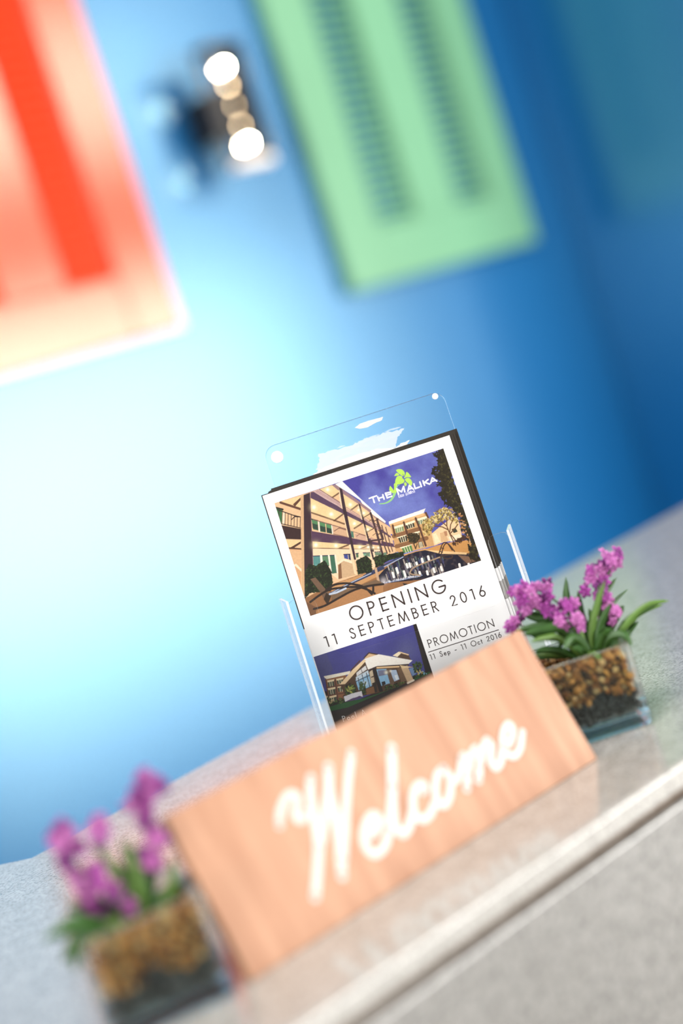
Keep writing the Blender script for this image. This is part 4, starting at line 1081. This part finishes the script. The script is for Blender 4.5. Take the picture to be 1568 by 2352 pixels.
def gravel(name, pts, r, cols, parent, label):
    V, F = ico(); v = []; f = []; cc = []
    for p in pts:
        rr = r * rng.uniform(0.7, 1.25)
        s = rng.uniform(0.6, 1.25, 3); q = V * (1 + rng.uniform(-0.22, 0.22, (len(V), 1))) * s * rr
        a = rng.uniform(0, 2 * PI, 2); ca, sa = math.cos(a[0]), math.sin(a[0]); cb, sb = math.cos(a[1]), math.sin(a[1])
        q = q @ np.array([[ca, -sa, 0], [sa, ca, 0], [0, 0, 1]]) @ np.array([[1, 0, 0], [0, cb, -sb], [0, sb, cb]])
        o = len(v); v += [tuple(x) for x in q + p]; f += [tuple(i + o for i in t) for t in F]
        c = np.array(cols[rng.integers(len(cols))]) * rng.uniform(0.75, 1.25); cc += [(*np.clip(c, 0, 1), 1.0)] * len(V)
    ob = obj(name, v, f, M['gravel'], parent)
    ca_ = ob.data.color_attributes.new('Col', 'FLOAT_COLOR', 'POINT'); ca_.data.foreach_set('color', np.array(cc).ravel())
    return tag(ob, label, kind='stuff')

floret_mesh = {}
def floret_data(mat):
    if mat.name not in floret_mesh:
        v = []; f = []
        for k in range(5):
            a = 2 * PI * k / 5 + rng.uniform(-0.15, 0.15)
            d = np.array([math.cos(a), math.sin(a), 0]); t = np.array([-d[1], d[0], 0]); z = np.array([0, 0, 1.0])
            o = len(v)
            for p in (d * 0.08, d * 0.55 + t * 0.38 + z * 0.18, d * 1.0 + t * 0.20 + z * 0.05, d * 1.08 - z * 0.02, d * 1.0 - t * 0.20 + z * 0.05, d * 0.55 - t * 0.38 + z * 0.18, d * 0.6 + z * 0.32, d * 0.5 - z * 0.02):
                v.append(tuple(p))
            f += [(o, o + 1, o + 6), (o + 1, o + 2, o + 6), (o + 2, o + 3, o + 6), (o + 3, o + 4, o + 6), (o + 4, o + 5, o + 6), (o + 5, o, o + 6), (o, o + 7, o + 1), (o + 1, o + 7, o + 2), (o + 2, o + 7, o + 3), (o + 3, o + 7, o + 4), (o + 4, o + 7, o + 5), (o + 5, o + 7, o)]
        o = len(v); V, F = ico()
        v += [tuple(x * 0.24 + np.array([0, 0, 0.28])) for x in V]; f += [tuple(i + o for i in t) for t in F]
        me = bpy.data.meshes.new('floret'); me.from_pydata(v, [], f); me.materials.append(mat); me.update()
        floret_mesh[mat.name] = me
    return floret_mesh[mat.name]

def leaf_part(parent, pts, wd, mat):
    """arching strap leaf with a folded mid-rib; pts are 3-D"""
    c = catmull(pts, 5); n = len(c); v = []; f = []
    for i, p in enumerate(c):
        t = i / (n - 1)
        d = c[min(n - 1, i + 1)] - c[max(0, i - 1)]; d = d / (np.linalg.norm(d) + 1e-9)
        side_ = np.cross(d, np.array([0.15, -1.0, 0.25])); side_ = side_ / (np.linalg.norm(side_) + 1e-9)
        nr = np.cross(side_, d)
        w_ = wd * (0.45 + 1.1 * t) * (1 - t) ** 0.6 * 0.95 if t < 0.999 else 0.0002
        w_ = max(w_, 0.0002)
        th = 0.00025
        v += [tuple(p + side_ * w_ + nr * w_ * 0.22), tuple(p - nr * 0.0), tuple(p - side_ * w_ + nr * w_ * 0.22), tuple(p - nr * (th * 2))]
    for i in range(n - 1):
        a = 4 * i; b = a + 4
        f += [(a, a + 1, b + 1, b), (a + 1, a + 2, b + 2, b + 1), (a + 2, a + 3, b + 3, b + 2), (a + 3, a, b, b + 3)]
    return obj('leaf', v, f, mat, parent, True)

def flower_pot(corner, ang, label, unit, org, leaf_spec, spikes, base_px, ph):
    """corner: front-right foot of the glass; ang: heading of its front edge; unit: metres per sketch unit"""
    W = 0.066
    ex = Vector((math.cos(ang), math.sin(ang), 0)); ey = Vector((-math.sin(ang), math.cos(ang), 0))
    c0 = Vector((corner[0], corner[1], TOP)) - ex * (W / 2) + ey * (W / 2)
    e = empty('potted_flower', Matrix(((ex.x, ey.x, 0, c0.x), (ex.y, ey.y, 0, c0.y), (0, 0, 1, c0.z), (0, 0, 0, 1))))
    tag(e, label, 'potted flower')
    v, f = pot_mesh(); g = obj('glass_pot', v, f, M['glass'], e, True); tag(g, 'thick square glass pot')
    # gravel: brown bark over black stones, seen through the glass
    brown, black = [], []
    hw = 0.0272
    def split(x, y): return 0.0285 + 0.0035 * math.sin(x * 190 + ph) + 0.003 * math.sin(y * 150 + 1 + ph)
    zt = 0.0505
    for face in range(4):
        for gx in np.arange(-hw, hw + 0.001, 0.0033):
            for gz in np.arange(0.0135, zt, 0.0032):
                a = gx + rng.uniform(-0.0012, 0.0012); d = hw - rng.uniform(0, 0.0012)
                x, y = ((a, -d), (d, a), (a, d), (-d, a))[face]
                z = gz + rng.uniform(-0.001, 0.001)
                (brown if z > split(x, y) else black).append((x, y, z))
    for gx in np.arange(-hw + 0.004, hw - 0.003, 0.0043):
        for gy in np.arange(-hw + 0.004, hw - 0.003, 0.0043):
            brown.append((gx + rng.uniform(-0.001, 0.001), gy + rng.uniform(-0.001, 0.001), zt - rng.uniform(0.0, 0.003)))
    gravel('bark_chips', brown, 0.0023, [(0.36, 0.14, 0.028), (0.48, 0.22, 0.05), (0.22, 0.075, 0.016), (0.52, 0.32, 0.13), (0.07, 0.026, 0.009), (0.30, 0.115, 0.024)], e, 'loose brown bark chips')
    gravel('black_gravel', black, 0.0023, [(0.016, 0.015, 0.015), (0.03, 0.03, 0.032), (0.009, 0.008, 0.008), (0.06, 0.06, 0.06)], e, 'black gravel under the bark')
    mb = MB(); mb.box(-hw + 0.002, hw - 0.002, -hw + 0.002, hw - 0.002, 0.0115, zt - 0.004); mb.build('filling', M['card_black'], e)
    # plant, sketched in the plane of the pot's front and given depth
    c18, s18 = math.cos(math.radians(18)), math.sin(math.radians(18))
    bp = np.array(org(*base_px))
    def P3(x, y, depth):
        q = np.array(org(x, y)) - bp
        u, vv = q[0] * c18 - q[1] * s18, q[0] * s18 + q[1] * c18
        k = 1.0
        return np.array([u * unit, depth, 0.047 - vv * unit])
    for i, (pts, wd, depth, light) in enumerate(leaf_spec):
        m = len(pts)
        P = [P3(x, y, depth * (k / (m - 1)) ** 1.2 + (0.004 if depth > 0 else -0.004)) for k, (x, y) in enumerate(pts)]
        P[0][2] = min(P[0][2], 0.050); P[0][0] = max(-0.02, min(0.02, P[0][0]))
        leaf_part(e, P, wd * (0.85 if light else 1.05), M['leaf_light'] if light else M['leaf'])
        Q = [P[0]] + [p + np.array([rng.uniform(-0.004, 0.004), 0.010 - 0.4 * depth, rng.uniform(-0.006, 0.002)]) * (k / (m - 1)) for k, p in enumerate(P) if k]
        leaf_part(e, Q, wd * 0.95, M['leaf'])
    for sp, (stem, fl, depth) in enumerate(spikes):
        P = [P3(x, y, depth * k / (len(stem) - 1)) for k, (x, y) in enumerate(stem)]
        P[0][2] = min(P[0][2], 0.050)
        c = catmull(P, 5); v = []; f = []
        for i, p in enumerate(c):
            for k in range(6):
                a = 2 * PI * k / 6; v.append(tuple(p + np.array([math.cos(a), math.sin(a), 0]) * 0.0009))
            if i: f += [((i - 1) * 6 + k, (i - 1) * 6 + (k + 1) % 6, i * 6 + (k + 1) % 6, i * 6 + k) for k in range(6)]
        spk = obj('flower_spike', v, f, M['leaf'], e, True)
        for (x, y) in fl:
            for rep in range(3):
                mt = (M['petal'], M['petal_pale'], M['petal_pale'], M['petal'], M['petal_dark'])[rng.integers(5)]
                o = bpy.data.objects.new('floret', floret_data(mt)); COL.objects.link(o); o.parent = spk
                q = P3(x, y, depth) + np.array([rng.uniform(-0.002, 0.002), rng.uniform(-0.006, 0.004) + (-0.003, 0.005, 0.001)[rep], rng.uniform(-0.002, 0.002)])
                o.location = tuple(q)
                o.rotation_euler = (PI / 2 + rng.uniform(-0.7, 0.5), rng.uniform(-0.6, 0.6), rng.uniform(-0.8, 0.8))
                s_ = rng.uniform(0.0037, 0.0050); o.scale = (s_, s_, s_)
    return e

angR = math.atan2(-0.60674, 0.79490)
orgR = lambda x, y: (1140 + x * 0.2551, 1260 + y * 0.2551)
leavesR = [
    ([(830, 950), (805, 750), (840, 520), (905, 275)], 0.0046, -0.006, 1), ([(800, 930), (745, 650), (712, 400)], 0.0042, 0.004, 0), ([(770, 930), (660, 600), (632, 450), (640, 322)], 0.0030, 0.016, 0),
    ([(880, 950), (980, 640), (1000, 400)], 0.0042, 0.010, 0), ([(950, 950), (1120, 680), (1300, 510), (1500, 468)], 0.0040, 0.000, 1), ([(960, 960), (1180, 690), (1320, 590), (1500, 538)], 0.0034, 0.008, 1),
    ([(960, 980), (1130, 820), (1270, 680)], 0.0032, 0.004, 0), ([(760, 960), (560, 720), (360, 720), (185, 750)], 0.0058, -0.008, 0), ([(745, 970), (520, 800), (380, 780), (240, 800)], 0.0044, -0.014, 1),
    ([(735, 990), (540, 920), (410, 900), (300, 905)], 0.0042, -0.006, 0), ([(750, 940), (470, 680), (330, 640), (225, 585)], 0.0048, 0.006, 0), ([(760, 930), (560, 640), (430, 590), (280, 565)], 0.0042, 0.012, 1),
    ([(800, 1000), (790, 930), (840, 960), (825, 1070)], 0.0046, -0.020, 1), ([(910, 950), (1050, 650), (1140, 540)], 0.0046, 0.006, 0), ([(900, 950), (960, 520), (1110, 310)], 0.0022, 0.020, 0), ([(870, 960), (875, 700), (965, 480)], 0.0044, -0.004, 0),
    ([(850, 960), (840, 720), (800, 560)], 0.0044, 0.0, 0), ([(820, 980), (700, 820), (600, 780), (520, 860)], 0.0050, -0.018, 0), ([(880, 980), (960, 800), (1080, 760), (1140, 850)], 0.0046, -0.012, 0), ([(840, 970), (900, 760), (960, 700)], 0.0046, -0.012, 0), ([(900, 980), (1060, 820), (1150, 740)], 0.0044, -0.006, 0),
    ([(790, 990), (690, 900), (610, 860)], 0.0044, -0.012, 0), ([(770, 950), (690, 740), (620, 690)], 0.0046, -0.008, 1), ([(900, 900), (1040, 560), (1200, 440)], 0.0020, 0.022, 0), ([(730, 990), (480, 980), (340, 990)], 0.0036, 0.006, 1)]
spikesR = [([(820, 900), (650, 650), (450, 450), (150, 400)], [(150, 400), (190, 480), (250, 370), (230, 440), (340, 370), (300, 460), (430, 370), (420, 440), (390, 520), (440, 550), (330, 510), (250, 570), (190, 400)], 0.006),
           ([(820, 920), (700, 720), (560, 500)], [(560, 500), (630, 490), (600, 520), (510, 610), (640, 630), (710, 670), (560, 690), (660, 660), (520, 580)], -0.006),
           ([(740, 940), (420, 760), (120, 720)], [(180, 670), (120, 720), (150, 700)], 0.014),
           ([(870, 900), (910, 600), (940, 350), (1060, 100)], [(1080, 80), (1000, 150), (1060, 160), (960, 90), (980, 220), (910, 200), (820, 210), (840, 280), (940, 300), (920, 370), (900, 420), (770, 380), (930, 350), (1040, 120)], 0.008),
           ([(880, 920), (930, 700), (970, 470)], [(975, 450), (940, 540), (1050, 580), (920, 620), (1020, 650), (960, 530)], 0.004)]
flower_pot((0.6867, 0.6431), angR, 'glass pot of purple artificial flowers behind the right end of the sign', 0.000300, orgR, leavesR, spikesR, (705, 1046), 0.4)
orgL = lambda x, y: (80 + x * 0.2551, 1720 + y * 0.2551)
leavesL = [
    ([(980, 1480), (930, 1150), (850, 700)], 0.0050, -0.004, 1), ([(930, 1480), (760, 1060), (585, 790)], 0.0046, 0.0, 1), ([(1020, 1480), (1080, 1200), (1160, 980)], 0.0048, 0.006, 0), ([(1060, 1470), (1200, 1250), (1235, 900)], 0.0048, -0.008, 1),
    ([(880, 1500), (560, 1420), (300, 1440), (90, 1490)], 0.0042, -0.006, 0), ([(880, 1500), (620, 1390), (320, 1330)], 0.0044, 0.004, 0), ([(900, 1560), (600, 1520), (380, 1590), (330, 1760)], 0.0044, -0.014, 0), ([(860, 1500), (720, 1410), (600, 1400)], 0.0050, -0.016, 1),
    ([(1060, 1460), (1300, 1320), (1450, 1130)], 0.0046, 0.006, 0), ([(960, 1480), (880, 1150), (760, 1000)], 0.0048, 0.008, 0), ([(1000, 1480), (1010, 1200), (960, 960)], 0.0050, 0.0, 0), ([(1040, 1480), (1120, 1280), (1300, 1200)], 0.0050, -0.004, 0),
    ([(920, 1520), (760, 1480), (640, 1580)], 0.0052, -0.018, 0), ([(980, 1530), (900, 1450), (760, 1560)], 0.0050, -0.020, 0), ([(960, 1500), (830, 1300), (720, 1250)], 0.0050, -0.006, 0), ([(1080, 1480), (1260, 1380), (1400, 1320)], 0.0044, -0.004, 0), ([(1000, 1500), (1060, 1350), (1130, 1330)], 0.0050, -0.014, 0), ([(900, 1500), (700, 1330), (450, 1300)], 0.0040, 0.010, 0), ([(900, 1520), (640, 1470), (420, 1520), (250, 1700)], 0.0040, -0.002, 0)]
spikesL = [([(900, 1480), (560, 1250), (400, 950), (260, 600)], [(240, 650), (300, 570), (360, 610), (280, 720), (250, 700), (330, 650), (340, 800), (330, 880), (440, 800), (380, 960), (420, 1060), (470, 1150), (540, 1250), (600, 1330), (650, 1400), (350, 740), (500, 1200)], 0.004),
           ([(940, 1480), (780, 1200), (640, 800), (590, 560)], [(590, 550), (560, 630), (640, 630), (610, 700), (600, 600), (560, 990), (590, 1060), (720, 1150), (700, 1200), (820, 1290), (560, 960)], -0.002),
           ([(980, 1480), (1060, 1000), (1050, 600), (1060, 200)], [(1060, 170), (1000, 230), (1120, 250), (1040, 310), (960, 350), (1140, 300), (920, 440), (1030, 440), (1060, 540), (1050, 620), (1130, 700), (1060, 760), (1190, 780), (1080, 860), (990, 880), (1130, 960), (1040, 1010), (1060, 380), (1080, 930)], 0.002)]
flower_pot((0.3290, 0.6400), math.radians(-19.0), 'blurred glass pot of purple artificial flowers at the sign\'s left end', 0.0002305, orgL, leavesL, spikesL, (943, 1470), 2.2)
